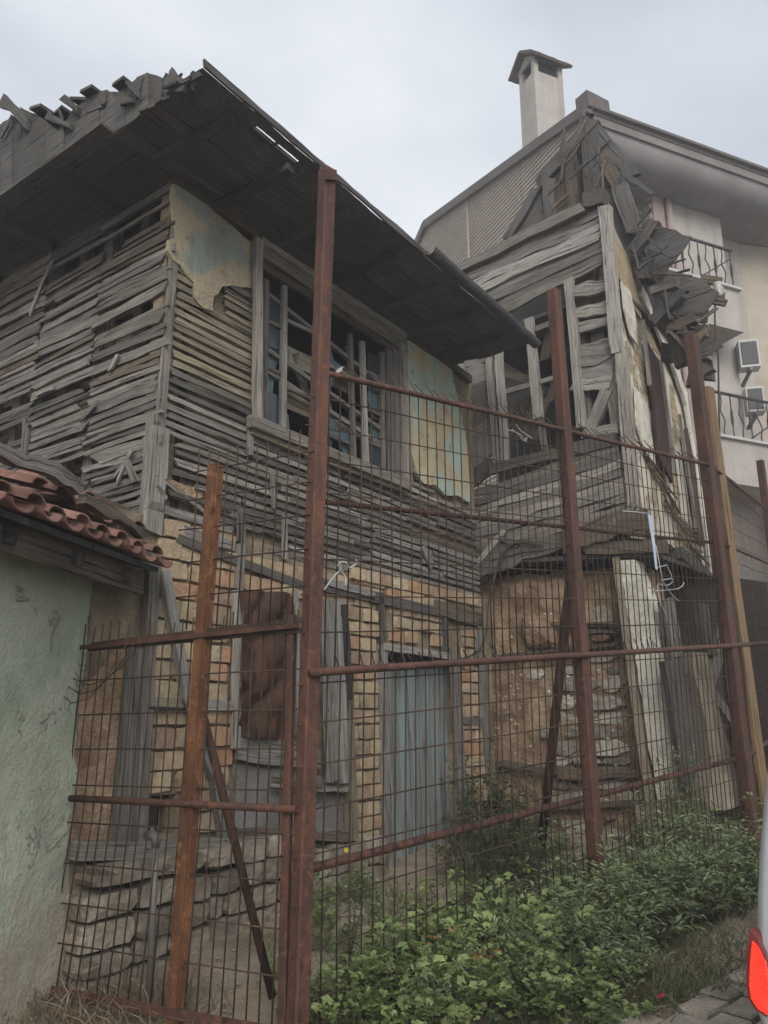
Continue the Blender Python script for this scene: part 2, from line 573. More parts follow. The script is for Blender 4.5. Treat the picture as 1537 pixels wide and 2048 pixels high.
def rust(name, c1, c2, c3, sc=1.0, rnd=.3):
    t = NT(name)
    p = t.pos()
    a = t.noise(t.mapped(p, (sc, sc, sc * .25)), 9, 6, .7)
    b = t.noise(p, 110, 3, .6)
    f = t.noise(p, 26, 5, .7, .4)
    col = t.ramp(a, [(.3, c1), (.48, c2), (.68, c3)])
    col = t.mix(t.ramp(f, [(.55, 0.0), (.63, .8)]), col, tuple(min(1, k * 1.25) for k in c3))
    col = t.mix(t.ramp(f, [(.33, .75), (.42, 0.0)]), col, tuple(k * .45 for k in c1))
    col = t.mix(.5, col, t.ramp(b, [(.3, .45), (.7, 1.25)]), 'MULTIPLY')
    col = t.mix(1.0, col, t.ramp(t.rnd(), [(0, 1 - rnd), (1, 1 + rnd)]), 'MULTIPLY')
    t.color(col)
    t.link(t.ramp(f, [(.4, .55), (.6, .9)]), t.b.inputs['Roughness'])
    t.bump(t.math('ADD', t.math('ADD', a, b), f), .55, .004)
    return t.m
M['rust_post'] = rust('rusted_red_oxide_steel', (.036, .021, .018), (.058, .029, .023), (.105, .048, .03))
M['rust_dark'] = rust('dark_rusted_wire', (.026, .018, .015), (.044, .028, .021), (.075, .044, .03))
M['rust_angle'] = rust('orange_rusted_angle_iron', (.07, .034, .022), (.13, .057, .028), (.22, .105, .05))
M['rust_sheet'] = rust('brown_rusted_sheet', (.028, .017, .013), (.068, .034, .022), (.11, .055, .033), .5)
M['rail_iron'] = rust('painted_iron_railing', (.03, .028, .027), (.045, .042, .04), (.06, .055, .052))
M['zinc'] = rust('dull_zinc_gutter', (.05, .05, .052), (.075, .075, .078), (.1, .1, .1))
M['cladding'] = ground_like('beige_metal_cladding', (.33, .29, .25), (.38, .335, .29), (.41, .365, .32), .8, 20, .1, .003)
M['trim'] = ground_like('dark_metal_trim', (.1, .085, .08), (.12, .105, .1), (.14, .125, .12), 1, 20, .1, .003)

def simple(name, c, rough=.6, metal=0.0, spec=.4, emit=None, es=0.0, trans=0.0, alpha=1.0):
    t = NT(name)
    p = t.pos()
    a = t.noise(p, 11, 4, .6)
    t.color(t.mix(.3, c, t.ramp(a, [(.3, tuple(k * .7 for k in c)), (.7, tuple(min(1, k * 1.2) for k in c))])))
    t.b.inputs['Roughness'].default_value = rough
    t.b.inputs['Metallic'].default_value = metal
    t.b.inputs['Specular IOR Level'].default_value = spec
    if emit:
        t.b.inputs['Emission Color'].default_value = (*emit, 1)
        t.b.inputs['Emission Strength'].default_value = es
    t.b.inputs['Transmission Weight'].default_value = trans
    t.b.inputs['Alpha'].default_value = alpha
    return t.m
M['white_paint'] = simple('white_car_paint', (.62, .66, .68), .3, 0, .5)
def lamp_mat():
    t = NT('lit_red_lens')
    p = t.pos()
    w = t.new('ShaderNodeTexWave')
    w.bands_direction = 'Z'
    w.inputs['Scale'].default_value = 38
    w.inputs['Distortion'].default_value = .6
    t.link(p, w.inputs['Vector'])
    n = t.noise(p, 16, 3, .5)
    t.color(t.mix(.0, (.45, .012, .01), (.45, .012, .01)))
    t.link(t.mix(n, (.55, .012, .008), (1.0, .07, .03)), t.b.inputs['Emission Color'])
    t.link(t.math('MULTIPLY', t.ramp(w.outputs['Fac'], [(.1, .7), (.9, 1.0)]), .6), t.b.inputs['Emission Strength'])
    t.b.inputs['Roughness'].default_value = .12
    t.b.inputs['Specular IOR Level'].default_value = .6
    t.bump(w.outputs['Fac'], .3, .004)
    return t.m
M['lamp_red'] = lamp_mat()
M['lamp_rim'] = simple('dark_red_lens_rim', (.16, .03, .03), .25, 0, .5)
M['black_plastic'] = simple('black_plastic', (.02, .02, .022), .5)
M['rubber'] = simple('black_rubber', (.018, .018, .018), .85)
M['cable'] = simple('brown_black_cable', (.05, .04, .032), .7)
M['glass_dark'] = simple('dirty_window_glass', (.025, .035, .04), .18, 0, .5)
M['glass_car'] = simple('tinted_car_glass', (.02, .025, .028), .08, 0, .5)
M['film_blue'] = simple('torn_blue_plastic_film', (.06, .1, .115), .45)
M['white_plastic'] = simple('white_plastic_strap', (.33, .325, .31), .7)
M['blue_strap'] = simple('pale_blue_strap', (.36, .43, .5), .5)
M['ac_white'] = simple('white_air_conditioner', (.4, .4, .39), .5)
M['galv'] = simple('grey_galvanised_pipe', (.14, .135, .13), .6, .3)
M['litter_red'] = simple('crimson_wrapper', (.45, .03, .06), .5)
M['porcelain'] = simple('grey_porcelain', (.35, .33, .31), .35)
M['tin'] = ground_like('grey_panel_board', (.12, .115, .108), (.17, .163, .152), (.22, .21, .2), 3, 40, .4, .008)
M['tan_board'] = ground_like('tan_fibre_board', (.3, .225, .145), (.35, .27, .18), (.39, .31, .21), 5, 50, .4, .006)

def leaf(name, c1, c2, c3):
    t = NT(name)
    p = t.pos()
    a = t.noise(p, 14, 3, .5)
    col = t.ramp(a, [(.3, c1), (.5, c2), (.7, c3)])
    isl = t.new('ShaderNodeNewGeometry').outputs['Random Per Island']
    col = t.mix(.6, col, t.ramp(isl, [(0, c1), (.45, c2), (.85, c3), (1.0, tuple(k * q for k, q in zip(c3, (1.22, 1.16, .95))))]))
    col = t.mix(1.0, col, t.ramp(t.rnd(), [(0, .8), (1, 1.2)]), 'MULTIPLY')
    t.color(col)
    t.b.inputs['Roughness'].default_value = .42
    t.b.inputs['Specular IOR Level'].default_value = .5
    tr = t.new('ShaderNodeBsdfTranslucent')
    t.link(col, tr.inputs['Color'])
    mx = t.new('ShaderNodeMixShader')
    mx.inputs[0].default_value = .25
    t.link(t.b.outputs[0], mx.inputs[1])
    t.link(tr.outputs[0], mx.inputs[2])
    t.link(mx.outputs[0], t.n['Material Output'].inputs['Surface'])
    return t.m
M['leaf_light'] = leaf('bright_lobed_leaf', (.1, .15, .052), (.175, .235, .085), (.26, .32, .14))
M['leaf_dark'] = leaf('dark_pointed_leaf', (.09, .125, .055), (.17, .215, .1), (.29, .335, .18))
M['leaf_ivy'] = leaf('deep_green_creeper_leaf', (.032, .055, .022), (.058, .09, .036), (.1, .14, .06))
M['leaf_dead'] = leaf('withered_leaf', (.16, .08, .03), (.24, .13, .05), (.3, .18, .08))
M['straw'] = leaf('dry_straw', (.12, .09, .06), (.19, .15, .1), (.27, .22, .15))
M['grass'] = leaf('short_grass', (.06, .09, .03), (.1, .14, .05), (.16, .2, .09))
M['stem'] = simple('green_brown_stem', (.09, .1, .05), .8)
M['flower'] = simple('yellow_petal', (.6, .42, .03), .6)

def street_mat():
    t = NT('worn_paving')
    p = t.pos()
    mp = t.new('ShaderNodeMapping')
    mp.inputs['Rotation'].default_value = (0, 0, math.radians(43))
    t.link(p, mp.inputs['Vector'])
    br = t.new('ShaderNodeTexBrick')
    br.inputs['Scale'].default_value = 1.0
    br.inputs['Brick Width'].default_value = .21
    br.inputs['Row Height'].default_value = .15
    br.inputs['Mortar Size'].default_value = .008
    br.inputs['Color1'].default_value = (.2, .185, .16, 1)
    br.inputs['Color2'].default_value = (.26, .24, .21, 1)
    br.inputs['Mortar'].default_value = (.1, .085, .06, 1)
    t.link(mp.outputs['Vector'], br.inputs['Vector'])
    col = t.mix(.7, br.outputs['Color'], t.ramp(t.noise(p, 7, 5, .6), [(.3, .5), (.7, 1.2)]), 'MULTIPLY')
    t.color(col)
    t.bump(br.outputs['Fac'], .5, -.01)
    return t.m
M['street'] = street_mat()

# ------------------------------------------------------------------ frames of the place
TH = math.radians(35.7)
Z = V((0, 0, 1))
D1 = V((math.sin(TH), math.cos(TH), 0))
K0 = V((-1.42, 4.57, 0))
FR = Plane(K0, D1, Z)                       # street front of the near house
LF = Plane(K0, (-D1.y, D1.x, 0), Z)         # its left side
S0, S1 = V((2.37, 6.93, 0)), V((1.02, 8.12, 0))
SD = Plane(S0, S1 - S0, Z)                  # side of the leaning house
CT, CB = SD.p(.121, 6.675), SD.p(.02, 2.8)
VB = (CT - CB) / 3.875
GF = Plane(CB - VB * 2.8, D1, VB)           # its street front, leaning with the corner
AF = Plane((3.83, 12.5, 0), (math.sin(math.radians(66.7)), math.cos(math.radians(66.7)), 0), Z)   # apartment front
AS = Plane((3.83, 12.5, 0), (-math.cos(math.radians(66.7)), math.sin(math.radians(66.7)), 0), Z)  # apartment side
FA = math.radians(46.9)
MP = V((-.35, 3.6, 0))
FN = Plane(MP, (math.sin(FA), math.cos(FA), 0), Z)      # fence along the street
FB = math.radians(-63)
FL = Plane(MP, (math.sin(FB), math.cos(FB), 0), Z)      # fence returning to the shed

# ------------------------------------------------------------------ ground, street, paving
def ground_sheet():
    xs = [-70, -40, -22, -12, -8] + [-6 + .25 * i for i in range(49)] + [8, 12, 22, 40, 70]
    ys = [-40, -20, -10, -5, -2] + [0 + .25 * i for i in range(45)] + [12, 14, 18, 26, 40, 80]
    vs, fs = [], []
    for y in ys:
        for x in xs:
            h = gz(x, y)
            if abs(x) < 6.2 and 0 <= y <= 11.2:
                h += .03 * fn(x * 1.3, y * 1.3, 4) + .015 * fn(x * 4, y * 4, 1) - .012
            vs.append((x, y, h))
    w = len(xs)
    for j in range(len(ys) - 1):
        for i in range(w - 1):
            a = j * w + i
            fs.append((a, a + 1, a + w + 1, a + w))
    o = mk('ground', vs, fs, M['soil'], None, None, True)
    o['kind'] = 'structure'
    return o
ground_sheet()

FNm = FN.N  # towards the street
def street():
    vs, fs = [], []
    n = 0
    for i in range(25):
        for o in (1.35, 3.2, 7.0):
            q = FN.p(-9 + i * 1.2, 0, o)
            vs.append((q.x, q.y, gz(q.x, q.y) + .012))
    for i in range(24):
        for k in range(2):
            a = i * 3 + k
            fs.append((a, a + 1, a + 4, a + 3))
    s = mk('street', vs, fs, M['street'], None)
    s['kind'] = 'structure'
    pv = bpy.data.objects.new('pavement', None)
    COL.objects.link(pv)
    WL[pv] = FN.p(2, 0, 1.6) + Z * .3
    pv.location = WL[pv]
    pv['kind'] = 'structure'
    variants = []
    for r in range(-3, 11):
        for c in range(0, 22):
            o = .95 + r * .155 + U_(-.006, .006)
            t = .0 + c * .225 + (r % 2) * .11 + U_(-.008, .008)
            if o < .95 + .55 * fn(t * 1.9, 2) + U_(-.12, .12) or o > 2.6: continue
            q = FN.p(t, 0, o)
            q.z = gz(q.x, q.y) + .024 + U_(-.006, .006)
            if o < 1.3: q.z -= .014
            if len(variants) < 6:
                vs = []
                sx, sy = .104, .07
                for (k, zz) in ((1.0, -.05), (1.0, -.006), (.93, .004)):
                    for (a, b) in ((-1, -1), (1, -1), (1, 1), (-1, 1)):
                        vs.append(q + FN.A * (a * sx * k + U_(-.006, .006)) + FN.N * (b * sy * k + U_(-.006, .006)) + Z * (zz + U_(-.003, .003)))
                fs = [(i + 4 * l, (i + 1) % 4 + 4 * l, (i + 1) % 4 + 4 + 4 * l, i + 4 + 4 * l) for l in (0, 1) for i in range(4)] + [(8, 9, 10, 11)]
                variants.append(mk('paving_stone', vs, fs, M['sett'], pv))
            else:
                copy_obj(rng.choice(variants), pv, q, (U_(-.02, .02), U_(-.02, .02), U_(-.03, .03)), (U_(.93, 1.04), U_(.93, 1.03), 1))
street()

# ------------------------------------------------------------------ near timber house
def stone_piece(name, c, ax, ay, az, sx, sy, sz, mat, parent, rough=.16, n=10, inset=.86, dome=.03, smooth=False):
    """an uneven wall block: rough outline, chamfered rim, slightly domed face (ay points out of the wall)"""
    c, ax, ay, az = V(c), V(ax), V(ay), V(az)
    ring = []
    sq = .04 + rough * .7
    for k in range(n):
        an = 2 * math.pi * (k + .5) / n + U_(-.08, .08)
        x, z = math.cos(an), math.sin(an)
        e = max(abs(x), abs(z))
        f = (1 / e) * (1 - sq) + sq * 1.08
        j = 1 + U_(-rough, rough) * .5
        ring.append((x * f * j, z * f * j))
    vs = []
    for (sc, y) in ((1.0, -1.0), (1.0, .62), (inset, 1.0)):
        for (x, z) in ring:
            q = 1 + (U_(-.03, .03) if y > 0 else 0)
            vs.append(c + ax * (x * sc * q * sx / 2) + az * (z * sc * q * sz / 2) + ay * ((y + U_(-rough, rough) * .5 * (y > 0)) * sy / 2))
    vs.append(c + ay * (sy / 2 + dome * min(sx, sz)) + ax * U_(-.1, .1) * sx + az * U_(-.1, .1) * sz)
    fs = [(i + n * l, (i + 1) % n + n * l, (i + 1) % n + n + n * l, i + n + n * l) for l in (0, 1) for i in range(n)]
    fs += [(2 * n + i, 2 * n + (i + 1) % n, 3 * n) for i in range(n)]
    if ax.cross(az).dot(ay) > 0: pass
    else: fs = [f[::-1] for f in fs]
    return mk(name, vs, fs, mat, parent, None, smooth)

BRV = []
def brick(parent, pl, u, z, off, w, h, d=.09):
    if len(BRV) < 16:
        o = stone_piece('brick', pl.p(0, 0), pl.A, pl.N, Z, .2, .09, .1, M['brick'], parent, .05, 12, .94, .015)
        BRV.append(o.data)
        bpy.data.objects.remove(o)
    me = rng.choice(BRV)
    o = bpy.data.objects.new('brick', me)
    COL.objects.link(o)
    o.parent = parent
    c = pl.p(u, z, off)
    WL[o] = c
    o.location = c - WL[parent]
    # mesh axes lie along FR.A / FR.N, so a local scale along the wall is kept by a z-turn
    ang = math.atan2(FR.A.y, FR.A.x)
    o.matrix_local = Matrix.Translation(c - WL[parent]) @ Matrix.Rotation(ang, 4, 'Z') @ Matrix.Diagonal((w / .2, d / .09, h / .1, 1)) @ Matrix.Rotation(-ang + U_(-.03, .03), 4, 'Z') @ Matrix.Rotation(U_(-.03, .03), 4, 'Y')
    return o

def house_near():
    root = thing('timber_house', FR.p(0, .3), 'derelict grey timber house with bare laths, broad broken window and wide dark eaves', 'house')
    W, WT, WB, WDk = M['wood'], M['wood_tan'], M['wood_brown'], M['wood_dark']
    # ---- backing walls
    lower = thing_part('wall', root, FR.p(2, .3))
    for (u0, u1, z0, z1) in ((-.34, .12, .2, 2.75), (.12, .34, .2, .92), (.12, .34, 1.14, 2.75), (.34, 2.42, .2, 2.75), (2.42, 3.58, 2.13, 2.75), (3.58, 4.3, .2, 2.75)):
        uslab('mortar_panel', FR, [(u0, z0), (u1, z0), (u1, z1), (u0, z1)], .14, .008, M['mortar'], lower)
    upper = thing_part('wall', root, FR.p(2, 2.75))
    for (u0, u1, z0, z1) in ((0, .84, 2.75, 5.14), (.84, 2.8, 2.75, 3.62), (.84, 2.8, 5.04, 5.14), (2.8, 4.1, 2.75, 5.2)):
        uslab('lath_backing', FR, [(u0, z0), (u1, z0), (u1, z1), (u0, z1)], .1, -.025, M['mortar'], upper)
    side = thing_part('wall', root, LF.p(1.5, 2.7))
    # inner skin of the side wall, set back behind the outer laths
    uslab('inner_lining', LF, [(0.02, .3), (4.6, .3), (4.6, 5.75), (0.02, 5.45)], .06, -.17, M['inside_shade'], side)
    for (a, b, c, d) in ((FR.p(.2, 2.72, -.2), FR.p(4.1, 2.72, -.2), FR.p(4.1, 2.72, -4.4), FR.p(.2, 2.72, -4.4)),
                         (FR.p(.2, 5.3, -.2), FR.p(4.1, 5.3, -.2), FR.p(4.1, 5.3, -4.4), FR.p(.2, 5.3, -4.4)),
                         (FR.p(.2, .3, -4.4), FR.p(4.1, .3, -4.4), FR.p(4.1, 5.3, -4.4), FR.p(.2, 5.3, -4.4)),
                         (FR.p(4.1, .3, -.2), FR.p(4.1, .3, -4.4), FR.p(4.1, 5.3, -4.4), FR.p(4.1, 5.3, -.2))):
        slab('inner_lining', [a, b, c, d], (b - a).cross(d - a), .03, M['inside_shade'], root)

    # ---- side laths (wide torn boards, ends on three studs)
    for s in (.06, .74, 1.46, 2.2):
        uplank('stud', LF, s, 2.6, s + .01, 5.14, .11, .08, -.07, W, side, seg=4, jag=.03)
    for s in (.4, 1.1, 1.85):
        uplank('stud', LF, s, 2.6, s + U_(-.03, .03), 5.14, .09, .07, -.1, WB, side, seg=4, jag=.04)
    z = 2.74
    row = 0
    while z < 5.12:
        w = U_(.028, .05) if rng.random() < .85 else U_(.055, .08)
        for (a, b) in ((.0, .74), (.74, 1.47), (1.47, 2.9)):
            r = rng.random()
            if r < .055 + (.05 if z < 3.9 else 0): continue
            s0, s1 = a + U_(0, .015), b - U_(-.02, .012)
            if r < .24:
                if rng.random() < .5: s0 += U_(.1, .4) * (b - a)
                else: s1 -= U_(.1, .4) * (b - a)
            if a == 0: s0 = U_(-.02, .02)
            tl = U_(-.016, .016) - .006
            uplank('lath', LF, s0, z + w / 2 + (0 if rng.random() < .85 else U_(-.02, .02)), s1, z + w / 2 + tl * (s1 - s0) * 2, w * U_(.8, 1.05), U_(.012, .02), U_(-.004, .016), W if rng.random() < .86 else WB, side,
                   seg=6, jag=.1, warp=.0045, sag=U_(-.004, .008), endjag=1.2)
        z += w + U_(.003, .017)
        row += 1
    # thin second layer of inner laths glimpsed in the gaps
    z = 2.8
    while z < 4.4:
        uplank('inner_lath', LF, U_(.05, .6), z, U_(1.4, 2.6), z + U_(-.03, .03), .07, .012, -.14, M['wood_tan'] if rng.random() < .4 else WB, side, seg=4, jag=.1)
        z += U_(.09, .14)
    for (a, b, w) in (((262, 902), (236, 962), .03), ((270, 898), (232, 950), .022), ((104, 522), (60, 628), .035), ((110, 775), (75, 790), .03), ((238, 705), (222, 738), .03), ((250, 915), (272, 960), .05), ((52, 850), (48, 915), .09), ((195, 805), (165, 835), .04)):
        wplank('loose_slat', LF, a, b, w, .014, .03, M['wood_light'] if w < .04 else W, side, seg=4, jag=.1, endjag=1.0)

    # ---- front laths
    z = 2.70
    while z < 5.12:
        w = U_(.034, .046)
        if z > 3.60:
            spans = [(.05, .82)] if z < 4.55 else [(.05, .3)]
            if 4.3 < z < 4.6: spans = [(.05, .34), (.5, .82)]
            if z < 3.85: spans.append((2.9, 3.25))
        else:
            br = sorted([U_(.7, 1.4), U_(1.7, 2.5), U_(2.7, 3.4)])
            e = [.05] + br + [4.08]
            spans = list(zip(e[:-1], e[1:]))
            if z < 3.28: spans[0] = (.34 + U_(0, .2) if z < 3.0 else .16, spans[0][1])
            if z < 2.8: spans = [(U_(.9, 1.5), spans[1][1]) if i == 1 else sp for i, sp in enumerate(spans)][1:]
        for (a, b) in spans:
            if rng.random() < .05 and z < 3.6: continue
            if b - a < .05: continue
            dz = -.012 * (b - a) if z < 3.6 else 0
            m = WT if (3.72 < z < 4.5 and a < .8 and rng.random() < .94) else (M['wood_light'] if rng.random() < .22 else W)
            uplank('lath', FR, a + U_(-.02, .02), z + w / 2 - .006 * a, b + U_(-.02, .02), z + w / 2 - .006 * b + dz, w, U_(.012, .018), U_(.006, .016), m, upper,
                   seg=7, jag=.1, warp=.003, sag=U_(-.003, .004), endjag=.8)
        z += w + U_(.017, .027)
    # tan render left between the laths beside the corner
    pslab('render_patch', FR, [(335, 955), (420, 985), (430, 1010), (390, 1012), (340, 995)], .012, .0, M['mud'], upper, rough=.01)
    # ---- corner boards
    uplank('corner_board', FR, .012, 2.62, .012, 3.34, .13, .03, .03, M['wood_light'], upper, seg=5, jag=.04)
    uplank('corner_board', FR, .02, 3.32, .03, 5.1, .06, .03, .012, W, upper, seg=6, jag=.05)
    uplank('corner_board', LF, .03, 2.68, .03, 3.4, .06, .02, .02, W, side, seg=4, jag=.05)
    for (a, b, w, m) in (((300, 1010), (470, 1062), .05, W), ((330, 962), (405, 1022), .028, W), ((335, 985), (460, 1020), .035, WB), ((310, 968), (335, 1000), .03, M['wood_light']),
                         ((570, 1035), (570, 1120), .035, M['wood_light']), ((845, 1090), (862, 1130), .07, W), ((500, 835), (500, 905), .05, W), ((330, 1050), (470, 1095), .07, W), ((345, 1075), (480, 1120), .05, WB),
                         ((480, 1010), (482, 1085), .06, W), ((545, 950), (548, 1010), .04, W)):
        wplank('loose_board', FR, a, b, w, .02, .035, m, upper, seg=4, jag=.12, endjag=.7)

    # ---- plaster left on the upper wall
    pslab('plaster', FR, [(347, 366), (372, 372), (402, 398), (450, 440), (512, 492), (511, 580), (484, 574), (462, 570), (440, 577), (429, 592), (425, 622), (407, 614), (390, 596), (388, 566), (372, 548), (362, 528), (348, 520), (336, 500), (338, 478), (350, 474), (346, 440)], .03, .035, M['plaster_left'], upper, rough=.012, step=.04)
    pslab('plaster', FR, [(815, 682), (845, 690), (885, 712), (906, 742), (914, 790), (928, 850), (936, 900), (942, 1005), (918, 992), (892, 990), (868, 968), (850, 968), (836, 950), (828, 925), (820, 890), (816, 800)], .03, .03, M['plaster_right'], upper, rough=.012, step=.05)
    pslab('plaster', FR, [(770, 1172), (832, 1160), (838, 1215), (800, 1290), (775, 1288)], .02, .02, M['mortar'], lower, rough=.012, step=.05)

    # ---- window
    win = thing_part('window', root, FR.p(1.8, 3.66))
    def wp(a, b, w, off, m, nm, t=.035, **k):
        return wplank(nm, FR, a, b, w, t, off, m, win, **({'seg': 4, 'jag': .03, 'endjag': .1} | k))
    wp((517, 478), (515, 836), .075, .075, M['wood_light'], 'side_board', seg=6, jag=.05)
    wp((532, 560), (527, 850), .05, -.03, W, 'jamb')
    wp((568, 572), (566, 862), .05, -.02, M['wood_light'], 'mullion')
    wp((646, 640), (640, 895), .05, -.02, W, 'mullion')
    wp((700, 668), (708, 930), .045, -.03, W, 'mullion')
    wp((724, 684), (733, 938), .05, -.015, M['wood_light'], 'mullion')
    wp((763, 705), (766, 948), .05, -.03, W, 'mullion')
    for (x0, x1, t) in ((776, 783, .0), (788, 794, .01), (800, 805, .02)):
        wp((x0 + 2, 700), (x1 + 2, 958), .1, .0 + t, W, 'jamb_board')
    wp((806, 690), (818, 968), .085, .055, M['wood_light'], 'casing', seg=5)
    wp((500, 842), (815, 970), .09, .07, W, 'sill', t=.06, seg=6, jag=.06)
    wp((500, 862), (812, 982), .05, .045, WT, 'sill_board', seg=6, jag=.08)
    wp((520, 500), (812, 695), .13, .02, W, 'header', t=.05, seg=6)
    wp((520, 530), (812, 712), .06, -.01, WB, 'header_rail', seg=6)
    wp((522, 480), (812, 672), .05, .045, M['wood_light'], 'header_rail', seg=6)
    for (y0, y1) in ((640, 770), (752, 860), (795, 890)):
        wp((530, y0 - 55), (770, y1 + 5), .035, -.045, W, 'transom', seg=6)
    for (a, b) in (((531, 640), (563, 655)), ((531, 735), (563, 748)), ((572, 640), (640, 672)), ((572, 775), (640, 805)), ((656, 730), (700, 752)), ((656, 870), (704, 890)), ((736, 745), (764, 758)), ((738, 820), (764, 832)), ((738, 885), (766, 896))):
        wp(a, b, .028, -.03, W, 'glazing_bar', t=.025, seg=2)
    # boards nailed up inside
    for (a, b, w) in (((560, 702), (705, 775), .16), ((560, 792), (720, 868), .15), ((590, 705), (632, 860), .1), ((655, 760), (700, 775), .1), ((655, 838), (770, 880), .13)):
        wp(a, b, w, -.12, WB if w < .12 else M['wood_tan'], 'inner_board', t=.02, jag=.08)
    # glass left in the sashes
    for q in ([(530, 590), (562, 606), (560, 700), (530, 690)], [(735, 700), (762, 715), (763, 790), (736, 775)], [(530, 780), (560, 792), (560, 850), (530, 838)], [(738, 870), (764, 880), (764, 944), (738, 932)]):
        pslab('pane', FR, q, .004, -.035, M['glass_dark'], win)
    for q in ([(533, 650), (560, 665), (556, 720), (548, 762), (540, 830), (531, 820), (538, 760), (530, 720)], [(655, 660), (668, 720), (690, 735), (668, 745), (660, 800), (672, 850), (662, 900), (656, 860), (652, 760)],
              [(738, 770), (758, 785), (760, 840), (748, 838), (736, 800)], [(742, 840), (766, 852), (764, 935), (752, 905), (740, 870)], [(690, 690), (708, 702), (704, 740), (698, 730)], [(668, 850), (700, 870), (696, 925), (684, 900), (672, 880)],
              [(572, 690), (580, 700), (577, 740), (571, 726)], [(571, 822), (577, 830), (580, 858), (572, 852)]):
        pslab('plastic_film', FR, q, .003, -.06, M['film_blue'], win, rough=.006, step=.03)

    # ---- ground floor timber
    def lp(a, b, w, off, m, nm='post', t=.06, **k):
        return wplank(nm, FR, a, b, w, t, off, m, lower, **({'seg': 5, 'jag': .05, 'endjag': .1} | k))
    lp((306, 1105), (276, 1690), .075, .05, W, seg=7)
    lp((268, 1300), (240, 1688), .1, .03, W)
    lp((327, 1140), (372, 1400), .06, .06, M['wood_light'], 'brace', jag=.08)
    lp((372, 1395), (432, 1560), .075, .06, W, 'brace', jag=.1)
    lp((432, 1550), (452, 1690), .085, .06, W, 'brace', jag=.1)
    lp((481, 1088), (474, 1180), .06, .03, W)
    lp((476, 1180), (470, 1500), .045, .05, M['wood_light'], 'window_jamb')
    lp((588, 1180), (592, 1470), .04, .04, M['wood_light'], 'window_jamb')
    lp((640, 1170), (960, 1245), .09, .03, W, 'beam')
    lp((655, 1165), (745, 1190), .06, .045, M['wood_light'], 'beam')
    lp((870, 1215), (960, 1240), .14, .04, WB, 'beam')
    lp((352, 1078), (600, 1172), .06, .02, W, 'beam')
    lp((655, 1200), (668, 1560), .1, .12, W, 'leaning_plank', jag=.08)
    lp((676, 1200), (686, 1565), .07, .13, M['wood_light'], 'leaning_plank', jag=.12)
    lp((684, 1208), (697, 1400), .06, .15, M['wood_tar'], 'leaning_plank', jag=.1)
    lp((694, 1390), (704, 1680), .09, .07, M['wood_tan'], 'post')
    lp((757, 1185), (765, 1300), .07, .03, W)
    lp((762, 1290), (780, 1745), .1, .04, W, 'door_jamb')
    lp((886, 1235), (890, 1310), .06, .03, W)
    lp((906, 1300), (934, 1690), .08, .04, W, 'door_jamb')
    lp((765, 1293), (895, 1312), .06, .05, M['wood_light'], 'door_header')
    lp((955, 1240), (975, 1560), .075, .04, W)
    lp((898, 1318), (955, 1325), .06, .02, W, 'beam')
    lp((926, 1440), (960, 1445), .07, .02, W, 'beam')
    lp((150, 1702), (610, 1686), .085, .07, W, 'sill_beam', t=.09, jag=.1)
    lp((292, 1408), (385, 1412), .075, .03, M['wood_tan'], 'beam')
    lp((395, 1408), (470, 1412), .06, .03, M['wood_light'], 'beam')
    lp((292, 1415), (375, 1418), .012, .055, M['wood_tar'], 'slat')
    # plastered strip between the shed and the corner post
    pslab('render_patch', FR, [(165, 1380), (235, 1300), (262, 1300), (232, 1700), (120, 1720)], .03, .02, M['mud'], lower, rough=.015)
    # rusted sheet over the window
    def rs(a, b):
        p = FR.P(481 + 104 * a - 3 * b, 1180 + 6 * a + 294 * b, .085)
        return p + FR.N * (.05 * fn(a * 2.6, b * 4.5, 2) + .016 * fn(a * 8, b * 11, 7) + .06 * abs(fn(a * 2 + b * 3, b * 4, 9)))
    so = sheet('rusted_sheet', rs, 26, 50, M['rust_sheet'], lower, True)
    lp((478, 1490), (600, 1512), .17, .06, W, 'board', t=.025)
    lp((600, 1512), (640, 1518), .13, .05, W, 'board', t=.025)
    pslab('grey_board', FR, [(470, 1528), (560, 1540), (690, 1560), (688, 1660), (600, 1668), (470, 1655)], .03, .03, M['tin'], lower, rough=.006)
    lp((550, 1560), (640, 1572), .04, .09, WB, 'broken_board', jag=.25)
    lp((548, 1572), (690, 1580), .03, .08, M['wood_light'], 'broken_board', jag=.3)
    lp((470, 1668), (690, 1672), .06, .06, WB, 'board', jag=.15)
    # ---- door
    door = thing_part('door', root, FR.p(2.95, .4))
    xs = [780, 801, 822, 845, 866, 886, 906]
    for i, x in enumerate(xs):
        wplank('door_board', FR, (x - 2, 1308 + i), (x + 14, 1740 - 6 * i), .145, .03, -.1 + U_(-.006, .006), M['door'], door, seg=5, jag=.02, endjag=.05)
    wplank('door_rail', FR, (778, 1312), (892, 1318), .1, .02, -.075, M['wood_tar'], door, seg=4)
    uslab('door_shadow_board', FR, [(2.4, .3), (3.75, .3), (3.75, 2.15), (2.4, 2.15)], .02, -.14, M['inside_shade'], door)
